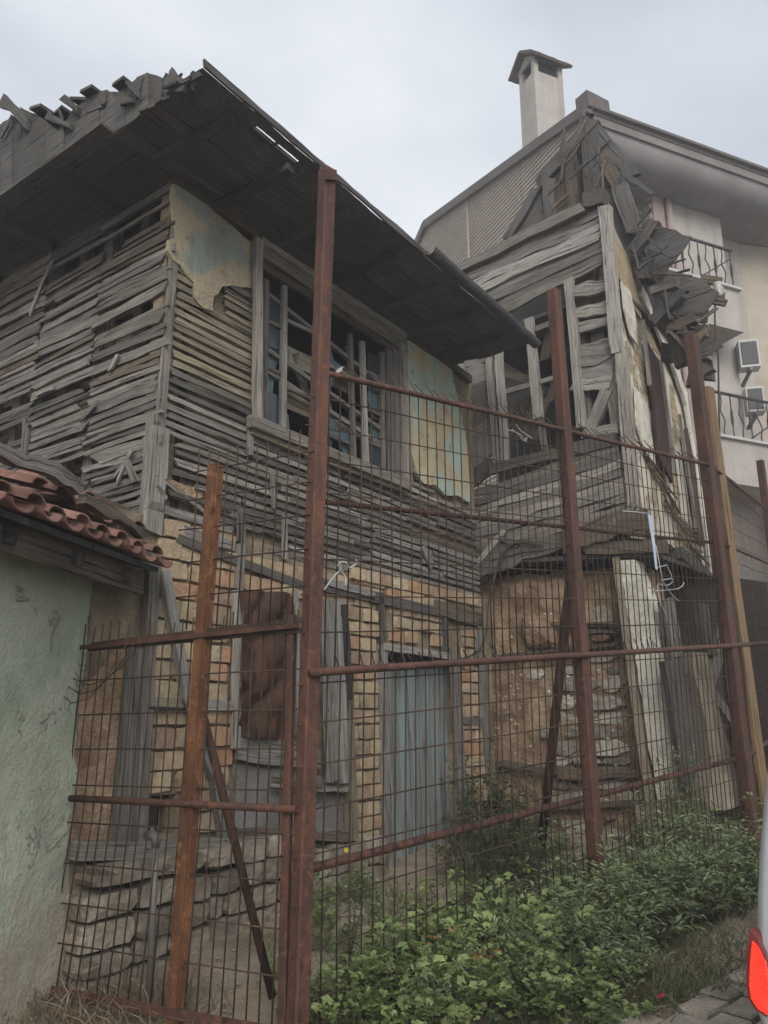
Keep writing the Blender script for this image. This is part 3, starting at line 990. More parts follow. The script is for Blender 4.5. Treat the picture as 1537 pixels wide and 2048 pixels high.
    # ---- bricks
    for (u0, u1, z0, z1, hh) in ((.08, .72, .9, 2.74, .112), (1.86, 2.34, .5, 2.5, .098), (2.46, 3.36, 2.18, 2.66, .098), (3.7, 4.05, .45, 2.5, .098), (.74, 1.95, 2.4, 2.66, .11), (2.02, 2.36, 2.5, 2.66, .1), (1.95, 4.06, 2.63, 2.76, .1)):
        z = z0
        r = 0
        while z < z1 - .03:
            h = hh * U_(.9, 1.1)
            u = u0 - (r % 2) * .1
            while u < u1 - .03:
                w = U_(.15, .24)
                a, b = max(u, u0), min(u + w, u1)
                u += w + .014
                if b - a < .05: continue
                if .05 < a < .36 and .86 < z < 1.1: continue
                if rng.random() < .04: continue
                brick(lower, FR, (a + b) / 2, z + h / 2, .0 + U_(-.012, .012), b - a, h)
            z += h + U_(.008, .016)
            r += 1
    # ---- stone footing
    foot = thing_part('stone_footing', root, FR.p(.6, .3))
    for (z0, z1, u0, u1, wmin, wmax, o) in ((.74, .84, -.3, .75, .25, .5, .1), (.6, .73, -.34, .3, .3, .5, .09), (.46, .59, -.34, .3, .25, .4, .09), (.34, .45, -.34, .3, .2, .36, .08), (.2, .33, -.3, .5, .22, .4, .06),
                                        (.71, .84, .32, 1.5, .14, .34, .03), (.56, .7, .32, 1.5, .12, .3, .03), (.43, .55, .32, 1.5, .1, .26, .03), (.3, .42, .32, 1.5, .14, .3, .03), (.2, .35, .5, 1.5, .18, .28, .02), (.5, .7, 1.5, 2.3, .12, .24, .02), (.35, .5, 1.5, 2.3, .15, .25, .03), (.3, .42, 3.5, 4.1, .15, .25, .03)):
        u = u0
        while u < u1 - .05:
            w = U_(wmin, wmax)
            b = min(u + w, u1)
            if b - u > .06:
                stone_piece('stone', FR.p((u + b) / 2, (z0 + z1) / 2 + U_(-.01, .01), o + U_(-.015, .015)), FR.A, FR.N, Z, (b - u) * .97, .2, (z1 - z0) * U_(.9, 1.0), M['stone'], foot, .15, 12, .93, .03)
            u = b + .012
    # ---- roof
    roof = thing_part('roof', root, FR.p(1.8, 5.13))
    EV = Plane(FR.p(0, 5.13), D1, FR.N)     # eave level
    ue0, ue1 = -.52, 3.68
    for i in range(4):
        o = .07 + i * .15
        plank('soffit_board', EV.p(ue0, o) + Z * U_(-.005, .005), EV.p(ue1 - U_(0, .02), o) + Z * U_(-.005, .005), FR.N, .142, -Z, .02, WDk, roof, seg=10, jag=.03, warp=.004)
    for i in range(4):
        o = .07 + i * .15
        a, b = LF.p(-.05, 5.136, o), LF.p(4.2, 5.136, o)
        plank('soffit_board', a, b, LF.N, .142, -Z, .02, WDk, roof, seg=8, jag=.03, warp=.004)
    for u in (-.2, .35, .95, 1.6, 2.2, 2.75, 3.3):
        plank('eave_bearer', EV.p(u, 0.02) - Z * .03, EV.p(u + .02, .74) - Z * .03, FR.A, .07, -Z, .05, WDk, roof, seg=3, jag=.03)
    for s in (.6, 1.4, 2.2, 3.0):
        plank('eave_bearer', LF.p(s, 5.1, .02), LF.p(s + .02, 5.1, .5), LF.A, .07, -Z, .05, WDk, roof, seg=3, jag=.03)
    # outer strip of the eave, eaten through by rust near the corner
    holes = [(EV.uv(x, y)[0], .73 + .03 * (a > .06), a, b) for (x, y, a, b) in ((508, 252, .05, .02), (530, 270, .085, .034), (556, 288, .035, .03), (582, 306, .11, .034))]
    nu, nv = 150, 9
    def es(a, b):
        u = ue0 + (ue1 - ue0) * a
        o = .54 + .32 * b
        for (hu, ho, ha, hb) in holes:
            pass
        return EV.p(u + .006 * fn(a * 90, b * 7), o + .006 * fn(a * 70, b * 9, 5)) + Z * (.012 * fn(a * 14, b * 2))
    def esk(i, j):
        u = ue0 + (ue1 - ue0) * (i + .5) / nu
        o = .54 + .32 * (j + .5) / nv
        return any(((u - hu) / ha) ** 2 + ((o - ho) / hb) ** 2 < 1 + .5 * fn(u * 30, o * 30) for (hu, ho, ha, hb) in holes)
    sheet('eave_sheet', es, nu, nv, M['zinc'], roof, False, None, esk)
    plank('fascia', EV.p(ue0, .87) + Z * .02, EV.p(ue1, .87) + Z * .02, Z, .045, FR.N, .015, WDk, roof, seg=40, jag=.14, warp=.003)
    def gut(a, b):
        u = 1.75 + (ue1 + .03 - 1.75) * a
        an = math.pi * b
        return EV.p(u, .93 - .055 * math.cos(an)) + Z * (.02 - .055 * math.sin(an) + .012 * fn(a * 5, 3) - .02 * a)
    sheet('gutter', gut, 24, 8, M['zinc'], roof)
    for u in (2.3, 3.05):
        def clip(a, b, u=u):
            an = math.pi * a
            return EV.p(u + .03 * b, .93 - .058 * math.cos(an)) + Z * (.02 - .058 * math.sin(an) - .01)
        sheet('gutter_clip', clip, 8, 1, M['zinc'], roof)
    # boarded roof slope (rises away from the street), with loose covering
    tp = math.tan(math.radians(19))
    for i in range(26):
        o = .58 - i * .17
        zz = 5.19 + (.85 - o) * tp
        st = ue0 + U_(-.06, .14)
        plank('roof_board', FR.p(st, zz, o), FR.p(ue1 - U_(0, .06), zz, o), -FR.N + Z * tp, .165, -Z, .022, WDk, roof, seg=4, jag=.03)
    # ragged boards of the verge
    out = [(392, 146), (385, 178), (372, 160), (348, 152), (338, 145), (326, 156), (312, 150), (298, 146), (276, 156), (252, 176), (232, 192), (214, 180), (200, 183), (176, 200), (152, 214), (130, 244), (120, 262), (96, 244), (72, 228), (40, 214), (24, 232), (0, 252), (-40, 270), (-90, 285)]
    VG = Plane(LF.p(0, 0, .5), LF.A, Z)
    for i in range(len(out) - 1):
        (x0, y0), (x1, y1) = out[i], out[i + 1]
        q0, q1 = VG.P(x0, y0), VG.P(x1, y1)
        w = (q0 - q1)
        wid = math.hypot(w.x, w.y)
        xm = (x0 + x1) / 2
        base_y = 145 + (390 - xm) * .686 + 8
        b0, b1 = VG.P(x0, 145 + (392 - x0) * .686 + 10), VG.P(x1, 145 + (392 - x1) * .686 + 10)
        offs = VG.N * U_(-.012, .012)
        poly = [b0 + offs, q0 + offs, q1 + offs, b1 + offs]
        if (q0 - b0).length < .04: poly = [b0 + offs - Z * .05, q0 + offs, q1 + offs, b1 + offs]
        slab('verge_board', poly, VG.N, .02, WDk, roof, rough=.006, step=.05)
    for (a, b, w) in (((12, 202), (60, 250), .06), ((127, 197), (158, 222), .045), ((96, 234), (140, 252), .035), ((-10, 205), (20, 215), .04)):
        wplank('roof_batten', VG, a, b, w, .03, .02, WDk, roof, seg=4, jag=.12, endjag=1.2)
    for k in range(20):
        x = U_(-20, 380)
        yo = 150 + (390 - x) * .27 - 6 * (x > 250)
        an = U_(-2.6, -.3)
        wplank('roof_splinter', VG, (x, yo + 16), (x + U_(14, 34) * math.cos(an), yo + 16 + U_(14, 40) * math.sin(an)), U_(.015, .05), .015, U_(-.04, .04), WDk, roof, seg=3, jag=.15, endjag=1.5)
    # gable planks above the side laths
    z = 5.02
    while z < 6.3:
        s0 = max(0.0, (z - 5.45) / tp)
        uplank('gable_board', LF, s0, z + .07, 4.4, z + .07, .135, .02, -.02, WDk, roof, seg=5, jag=.04)
        z += .14
    uplank('wall_plate', FR, -.02, 5.09, 4.0, 5.09, .08, .05, .02, M['wood_brown'], roof, seg=8, jag=.06)
    return root

def thing_part(name, parent, loc):
    """an Empty that gathers the pieces of one part"""
    o = bpy.data.objects.new(name, None)
    COL.objects.link(o)
    o.parent = parent
    o.location = V(loc) - WL[parent]
    WL[o] = V(loc)
    o.empty_display_size = .1
    return o
house_near()

# ------------------------------------------------------------------ leaning ruin on the right
def block_wall(parent, pl, rows, off, mat, name='stone', depth=.2):
    for (x0, x1, y0, y1, nn) in rows:
        e = [0] + sorted(U_(.15, .85) for _ in range(nn - 1)) + [1]
        for a, b in zip(e[:-1], e[1:]):
            if b - a < .06: continue
            p0, p1 = pl.P(x0 + (x1 - x0) * a, (y0 + y1) / 2, off), pl.P(x0 + (x1 - x0) * b, (y0 + y1) / 2, off)
            top, bot = pl.P((x0 + x1) / 2, y0, off), pl.P((x0 + x1) / 2, y1, off)
            ww, hh = (p1 - p0).length, abs(top.z - bot.z)
            stone_piece(name, (p0 + p1) / 2 + pl.N * U_(-.035, .025), pl.A * (1 if (p1 - p0).dot(pl.A) > 0 else -1), pl.N, Z, ww * U_(.9, 1.02), depth, hh * U_(.85, 1.1), mat, parent, .22, 9, .9, .04)

def house_ruin():
    W, WL_, WB, WD = M['wood'], M['wood_light'], M['wood_brown'], M['wood_dark']
    root = thing('ruined_house', SD.p(.9, .4), 'collapsing plank house with torn roof, tilted corner post and crumbling mud ground floor', 'house')
    side = thing_part('wall', root, SD.p(.9, 2.8))
    def sp(nm, a, b, w, off=0.0, m=None, t=.03, par=None, **k):
        return wplank(nm, SD, a, b, w, t, off, m or W, par or side, **({'seg': 5, 'jag': .07, 'warp': .008, 'endjag': .3} | k))
    def band(tl, tr, bl, br, n, off=0.0, m=None, step=.0, **k):
        for i in range(n):
            a, b = i / n, (i + 1) / n
            L0, L1 = V(tl).lerp(V(bl), a), V(tl).lerp(V(bl), b)
            R0, R1 = V(tr).lerp(V(br), a), V(tr).lerp(V(br), b)
            cl, cr = (L0 + L1) / 2, (R0 + R1) / 2
            h = (SD.P(*((L0 + R0) / 2)) - SD.P(*((L1 + R1) / 2))).length
            sp('plank', cl, cr, h * 1.02, off + step * (i % 2) + U_(-.01, .012), m if m else (WL_ if rng.random() < .3 else W), t=.035, **({'seg': 8, 'jag': .07, 'warp': .012} | k))
    # upper boarding, window side boards, boarding below the window
    band((880, 562), (1200, 420), (880, 686), (1208, 533), 8, .02, step=.016, jag=.14, warp=.016)
    band((916, 702), (984, 684), (936, 985), (992, 940), 7, .0)
    band((932, 985), (1236, 885), (940, 1108), (1262, 1022), 8, .02, step=.018, jag=.18, sag=.02, warp=.018)
    sp('top_beam', (905, 548), (1168, 418), .12, .05, W, t=.1, seg=8)
    sp('beam_end', (1168, 408), (1206, 396), .16, .03, WD, t=.14)
    # ceiling added to keep the room dark; near-black lining carries its shade
    slab('added_shade_ceiling', [SD.p(.1, 5.75, -.1), SD.p(1.9, 5.75, -.1), SD.p(1.9, 5.75, -2.4), SD.p(.1, 5.75, -2.4)], (0, 0, -1), .04, WD, side)
    sl = Plane(SD.p(0, 0, -1.9), SD.A, Z)
    pslab('inner_lining', sl, [(990, 560), (1250, 500), (1290, 1120), (1000, 1120)], .03, 0, M['inside_shade'], side)
    # studs and frame
    sp('stud', (980, 690), (994, 940), .08, .045, W, t=.06)
    sp('stud', (999, 672), (1010, 930), .075, .05, WL_, t=.06)
    sp('stud', (919, 695), (938, 860), .055, .06, WL_, t=.05)
    sp('stud', (1059, 640), (1078, 835), .1, .0, WL_, t=.05)
    sp('stud', (1078, 810), (1090, 900), .06, -.02, W, t=.05)
    sp('stud', (1138, 560), (1164, 858), .085, .055, WL_, t=.06, seg=7, jag=.12)
    sp('stud', (1150, 640), (1172, 850), .05, .0, W, t=.05)
    sp('rail', (1046, 668), (1125, 638), .07, -.01, W, t=.04)
    sp('rail', (1000, 788), (1118, 754), .055, -.03, W, t=.04)
    sp('rail', (1005, 745), (1070, 765), .09, -.12, WB, t=.04)
    sp('sill', (985, 938), (1236, 878), .12, .05, W, t=.05, seg=8)
    for (a, b, w) in (((1020, 870), (1060, 790), .1), ((1045, 880), (1085, 780), .1), ((1010, 850), (1040, 800), .08), ((1065, 880), (1095, 800), .09), ((1100, 800), (1130, 700), .1), ((1090, 720), (1110, 640), .12)):
        sp('fallen_board', a, b, w, -.35, WB, t=.025)
    # short boards between the window post and the corner
    for (y0, y1, w) in ((584, 566, .13), (632, 612, .13), (662, 640, .1), (702, 686, .12), (722, 706, .16), (748, 736, .18), (772, 764, .12)):
        sp('short_board', (1146, y0), (1226, y1), w, .01 + U_(-.01, .02), WL_ if rng.random() < .5 else W, t=.05, seg=5, jag=.16, warp=.015)
    for (a, b, w) in (((1180, 540), (1188, 660), .16), ((1196, 600), (1206, 760), .14), ((1162, 570), (1168, 640), .1), ((1160, 640), (1170, 700), .1), ((1212, 560), (1222, 640), .1)):
        sp('rough_log', a, b, w, -.12, WB, t=.12, seg=5, jag=.1)
    sp('brace', (1214, 782), (1178, 866), .12, .0, W, t=.06)
    sp('brace', (1172, 790), (1184, 850), .09, -.06, W, t=.05)
    sp('brace', (1222, 770), (1232, 850), .09, -.02, W, t=.06)
    sp('rail', (1166, 868), (1238, 858), .09, .04, WL_, t=.05)
    # corner post in two lengths
    sp('corner_post', (1210, 412), (1236, 708), .115, .065, WL_, t=.08, seg=8, jag=.05)
    sp('corner_post', (1243, 700), (1276, 1080), .105, .06, WL_, t=.08, seg=8, jag=.06)
    # slumped skirt boards under the wall
    sp('skirt_board', (945, 1112), (1275, 1035), .13, .06, W, seg=9, jag=.2, warp=.02, sag=.03)
    sp('skirt_board', (1130, 1078), (1298, 1030), .2, .1, WB, seg=8, jag=.15, warp=.015)
    sp('skirt_board', (955, 1140), (1150, 1070), .16, .04, W, seg=8, jag=.12)
    sp('skirt_board', (1222, 1052), (1270, 1008), .06, .1, W)
    sp('strut', (950, 1138), (1012, 1062), .06, .06, WL_, t=.05)
    sp('strut', (1000, 1075), (1040, 1090), .05, .07, W, t=.05)
    sp('floor_beam', (940, 1108), (1250, 1088), .12, -.1, WB, t=.12, seg=8, jag=.08)
    sp('floor_beam', (1170, 1100), (1330, 1090), .12, .02, WB, t=.1, seg=5)
    uslab('floor_and_lining', SD, [(.35, 2.45), (2.1, 2.45), (2.1, 3.7), (.35, 3.7)], .04, -.3, M['inside_shade'], root)  # upright lining added behind the jetty gap, shade put into its colour
    # underside of the jettied floor
    slab('floor_and_lining', [SD.p(-.1, 2.95, .03), SD.p(1.85, 3.12, .03), SD.p(1.85, 3.12, -2.6), SD.p(-.1, 2.95, -2.6)], (0, 0, -1), .04, WD, root)

    # ---- ground floor of mud and stone, set back
    low = thing_part('mud_wall', root, SD.p(.9, .4))
    ML = Plane(SD.p(0, 0, -.16), SD.A, Z)
    poly = [(940, 1150), (985, 1128), (1050, 1132), (1085, 1118), (1110, 1100), (1150, 1094), (1235, 1106), (1262, 1300), (1345, 1760), (940, 1760)]
    uvp = [ML.uv(*q) for q in poly]
    # uneven lump surface with the torn upper edge
    us = [q[0] for q in uvp]
    umin, umax = min(us), max(us)
    def mudf(a, b):
        u = umax + (umin - umax) * a
        px_top = 1150 - 50 * min(1, max(0, (a - .1) / .6)) + 14 * fn(a * 14, 3) + 8 * fn(a * 40, 5)
        ztop = 3.02 - .1 * a + .05 * fn(a * 12, 2) + .03 * fn(a * 35, 8)
        z = .25 + (ztop - .25) * b
        return ML.p(u, z, .05 * fn(u * 2.2, z * 2.2, 1) + .028 * fn(u * 7, z * 7, 3) + .012 * fn(u * 22, z * 22, 5) - (.06 if b > .97 else 0))
    sheet('mud_face', mudf, 46, 60, M['mud'], low)
    uslab('mud_core', ML, [(umin, .2), (umax, .2), (umax, 2.9), (umin, 2.9)], .3, -.08, M['mud'], low)
    rows = [(1180, 1232, 1210, 1262, 1), (1176, 1243, 1296, 1328, 1), (1118, 1248, 1332, 1350, 2), (1120, 1252, 1352, 1384, 2), (1108, 1258, 1392, 1420, 2), (1112, 1262, 1422, 1450, 2), (1092, 1266, 1453, 1476, 3),
            (1106, 1268, 1478, 1512, 2), (1104, 1270, 1514, 1530, 3), (1090, 1284, 1560, 1578, 2), (1100, 1290, 1580, 1625, 2), (1130, 1300, 1640, 1672, 2), (1110, 1306, 1676, 1712, 2), (1060, 1100, 1338, 1360, 1)]
    block_wall(low, ML, rows, -.055, M['slab'], 'stone')
    stone_piece('boulder', ML.P(1086, 1262, .0), ML.A, ML.N, Z, .36, .22, .33, M['mud'], low, .2, 12, .8, .1)
    stone_piece('stone', ML.P(1062, 1245, .03), ML.A, ML.N, Z, .12, .1, .05, M['slab'], low, .2)
    block_wall(low, ML, [(1188, 1226, 1270, 1284, 1), (1215, 1230, 1630, 1640, 1)], .05, M['tile'], 'brick', .16)
    for (a, b, w) in (((1000, 1312), (1240, 1288), .035), ((1085, 1250), (1244, 1246), .03), ((985, 1525), (1130, 1545), .05), ((1120, 1545), (1288, 1546), .09), ((1180, 1262), (1240, 1266), .03), ((1095, 1616), (1290, 1604), .04)):
        sp('lacing_timber', a, b, w, -.08, WB, t=.08, par=low, jag=.2)
    vs, fs = [], []
    for _ in range(150):
        c = ML.p(U_(.15, 1.75), U_(.5, 2.6), .03)
        k, q = len(vs), U_(.008, .026)
        for (x, y, z_) in ((1, 0, 0), (-1, 0, .1), (.1, 0, 1), (0, 0, -1), (.1, .9, .1)):
            vs.append(c + ML.A * x * q * U_(.7, 1.5) + Z * z_ * q * U_(.6, 1.1) + ML.N * y * q)
        fs += [(k, k + 2, k + 4), (k + 2, k + 1, k + 4), (k + 1, k + 3, k + 4), (k + 3, k, k + 4)]
    mk('embedded_pebbles', vs, fs, M['slab'], low)['kind'] = 'stuff'
    # limewashed corner pier
    def pier(x0, y0, x1, y1, wd, off, m, nm, t=.2):
        return sp(nm, (x0, y0), (x1, y1), wd, off, m, t=t, par=low, seg=8, jag=.03, warp=.0, endjag=.05)
    pslab('pier', SD, [(1240, 1119), (1268, 1119), (1300, 1200), (1330, 1317), (1352, 1460), (1368, 1590), (1316, 1600), (1300, 1500), (1270, 1317)], .2, .05, M['whiteplaster'], low, rough=.012, step=.1)
    pier(1240, 1118, 1312, 1640, .06, -.03, M['concrete'], 'pier_edge', .2)
    pier(1312, 1600, 1345, 1720, .3, -.05, M['concrete'], 'pier_foot', .25)

    # ---- street front of the upper storey (leans with the corner)
    frn = thing_part('wall', root, GF.p(1, 2.8))
    def gp(nm, a, b, w, off, m, t=.03, **k):
        return wplank(nm, GF, a, b, w, t, off, m, frn, **({'seg': 6, 'jag': .06, 'warp': .006, 'endjag': .4} | k))
    pslab('peeling_plaster', GF, [(1226, 500), (1262, 520), (1284, 575), (1320, 660), (1362, 760), (1385, 870), (1412, 1020), (1424, 1150), (1395, 1128), (1352, 1098), (1302, 1066), (1284, 1040), (1268, 900), (1250, 740)], .12, .0, M['h2_plaster'], frn, rough=.03, step=.08)
    pslab('tan_board', GF, [(1229, 468), (1262, 520), (1284, 572), (1284, 640), (1272, 620), (1256, 590), (1240, 556)], .02, .04, M['tan_board'], frn, rough=.015, step=.1)
    pslab('white_plaster', GF, [(1243, 560), (1262, 585), (1272, 630), (1276, 690), (1262, 670), (1250, 620)], .015, .05, M['whiteplaster'], frn, rough=.015, step=.08)
    pslab('white_plaster', GF, [(1270, 770), (1290, 800), (1306, 880), (1312, 930), (1292, 905), (1274, 850)], .015, .03, M['whiteplaster'], frn, rough=.02, step=.08)
    gp('white_trim', (1279, 572), (1336, 700), .2, .06, M['whiteplaster'], jag=.1)
    gp('white_trim', (1336, 695), (1372, 800), .2, .06, M['whiteplaster'], jag=.1)
    gp('white_trim', (1370, 795), (1426, 1150), .12, .05, M['whiteplaster'], jag=.12)
    gp('thin_post', (1286, 640), (1300, 770), .05, .07, WL_)
    gp('window_board', (1305, 690), (1330, 945), .42, .05, M['wood_shutter'], seg=7, jag=.04)
    gp('window_board', (1368, 860), (1402, 1075), .3, .04, M['wood_shutter'], seg=7, jag=.08)
    gp('window_edge', (1322, 720), (1352, 950), .06, .08, M['wood_light'])
    gp('window_edge', (1360, 830), (1394, 1060), .06, .08, M['wood_light'])
    uslab('inner_lining', GF, [(.0, 2.8), (2.4, 2.8), (2.2, 5.2), (.2, 6.0)], .03, -.25, M['inside_shade'], frn)
    for i in range(18):
        y = 890 + i * 14
        x0 = 1274 + i * 6.4
        gp('torn_lath', (x0 + U_(0, 20), y - 10 + U_(-10, 10)), (x0 + U_(30, 60), y + 34 + U_(0, 26)), U_(.015, .03), .025 + U_(0, .02), M['wood_tan'] if rng.random() < .75 else M['wood_brown'], t=.02, seg=4, jag=.15, endjag=1)
    # jettied edge and underside on the street
    gp('jetty_beam', (1350, 1105), (1470, 1210), .14, .0, WD, t=.14)
    gp('jetty_beam', (1330, 1120), (1452, 1245), .12, -.25, WD, t=.14)
    gp('jetty_beam', (1440, 1190), (1520, 1275), .2, .04, WD, t=.1, jag=.15)
    # street ground floor: posts, braces, near-black sheet painted as the shaded opening
    st = thing_part('shop_front', root, GF.p(1, .5))
    def fp(nm, a, b, w, off, m, t=.06, **k):
        return wplank(nm, SDb, a, b, w, t, off, m, st, **({'seg': 6, 'jag': .06, 'warp': .006, 'endjag': .2} | k))
    SDb = Plane(SD.p(-.35, 0, -.2), D1 * .8 + V((.6, 0, 0)), Z)
    fp('dark_board', (1345, 1310), (1392, 1580), .3, -.06, M['wood_dark'])
    fp('timber_post', (1388, 1300), (1440, 1560), .24, .0, M['wood_tan'], t=.1)
    fp('slab_stone', (1400, 1575), (1470, 1570), .28, .02, M['concrete'], t=.2, jag=.15)
    fp('brace', (1462, 1225), (1412, 1390), .12, -.1, W)
    fp('brace', (1412, 1370), (1492, 1490), .08, -.12, W)
    fp('stud', (1455, 1310), (1475, 1560), .1, -.2, WB)
    fp('stud', (1330, 1200), (1352, 1320), .16, -.1, W)
    fp('stud', (1402, 1210), (1420, 1310), .14, -.1, WB)
    slab('inner_lining', [SDb.p(-.2, .3, -.7), SDb.p(5, .3, -.7), SDb.p(5, 3, -.7), SDb.p(-.2, 3, -.7)], SDb.N, .05, M['inside_shade'], st)

    # ---- wrecked roof
    roof = thing_part('roof', root, SD.p(.6, 6.6))
    RB = Plane(SD.p(0, 0, -.75), SD.A, Z)
    RC = Plane(SD.p(0, 0, -.35), SD.A, Z)
    def rp(nm, a, b, w, pl=RB, m=None, off=0, t=.06, **k):
        return wplank(nm, pl, a, b, w, t, off, m or WD, roof, **({'seg': 5, 'jag': .08, 'warp': .01, 'endjag': .5} | k))
    rp('ridge_post', (1180, 255), (1188, 420), .2)
    rp('gable_post', (1100, 362), (1104, 470), .16)
    rp('gable_post', (1138, 300), (1150, 430), .12, m=WB)
    rp('rafter', (1012, 486), (1078, 372), .12)
    rp('rafter', (1075, 372), (1186, 246), .16)
    rp('rafter', (1186, 252), (1268, 352), .14)
    rp('rafter', (1200, 300), (1258, 420), .14, m=WB)
    rp('rafter', (1236, 345), (1272, 380), .14)
    for (q, m) in (([(1080, 356), (1120, 330), (1150, 300), (1176, 330), (1172, 420), (1110, 440), (1088, 420)], WB), ([(1005, 490), (1030, 455), (1060, 400), (1090, 380), (1100, 455), (1045, 480)], WD), ([(1150, 290), (1186, 248), (1230, 300), (1266, 352), (1240, 400), (1200, 410), (1165, 420)], WD)):
        pslab('hanging_board', RB, q, .03, -.03, m, roof, rough=.03, step=.1)
    for k in range(26):
        f = U_(0, 1)
        x, y = 1090 + 150 * f + U_(-20, 20), 400 - 90 * math.sin(f * 2.4) + U_(-45, 40)
        an = U_(-1.9, -.4) if f < .6 else U_(.5, 2.0)
        ln = U_(25, 75)
        rp('broken_board', (x, y), (x + ln * math.cos(an), y + ln * math.sin(an)), U_(.015, .05), m=rng.choice([WD, WD, WD, WB]), off=U_(0, .3), t=.016, jag=.15, endjag=1.0)
    # beams and sheets spilled over the street corner
    RE = Plane(GF.p(.6, 0, .05), SD.A, Z)
    def ep(nm, a, b, w, off=0, m=None, t=.08, **k):
        return wplank(nm, RE, a, b, w, t, off, m or WD, roof, **({'seg': 5, 'jag': .1, 'warp': .01, 'endjag': .6} | k))
    ep('fallen_rafter', (1226, 405), (1290, 560), .14)
    ep('fallen_rafter', (1245, 380), (1272, 470), .16, .1, WD)
    ep('fallen_rafter', (1272, 500), (1300, 455), .14, .15, WD)
    ep('fallen_rafter', (1280, 520), (1330, 640), .15, -.1)
    ep('fallen_rafter', (1300, 585), (1352, 570), .08, .2, W)
    ep('fallen_rafter', (1315, 640), (1362, 585), .12, .15, WD)
    ep('fallen_rafter', (1330, 620), (1372, 740), .15, -.1)
    ep('fallen_rafter', (1342, 660), (1385, 640), .1, .1, WB)
    ep('fallen_rafter', (1385, 690), (1412, 665), .1, .2, WB)
    ep('fallen_rafter', (1375, 760), (1426, 735), .12, .1, WD, jag=.3)
    ep('fallen_rafter', (1270, 440), (1320, 560), .16, -.2)
    ep('fallen_rafter', (1318, 700), (1400, 712), .2, -.3)
    ep('fallen_rafter', (1392, 735), (1420, 740), .2, -.1)
    for i, q in enumerate(([(1288, 436), (1384, 474), (1350, 520), (1322, 552), (1300, 500)], [(1310, 545), (1360, 552), (1410, 566), (1440, 586), (1408, 622), (1378, 652), (1340, 610)], [(1358, 650), (1400, 658), (1444, 690), (1428, 706), (1394, 724), (1370, 700)])):
        pslab('roofing_sheet', RE, q, .018, .12 - .05 * i, WD, roof, rough=.02, step=.1)
    for k in range(34):
        f = U_(0, 1)
        x, y = 1262 + 140 * f + U_(-26, 26), 455 + 270 * f + U_(-40, 40)
        an = U_(.7, 1.5) if rng.random() < .6 else U_(-.9, .4)
        ln = U_(24, 78)
        ep('debris_slat', (x, y), (x + ln * math.cos(an), y + ln * math.sin(an)), U_(.012, .034), U_(.0, .34), rng.choice([WD, WD, WD, WD, WB]), t=.018, seg=4, jag=.14, endjag=1.2)
    return root
house_ruin()

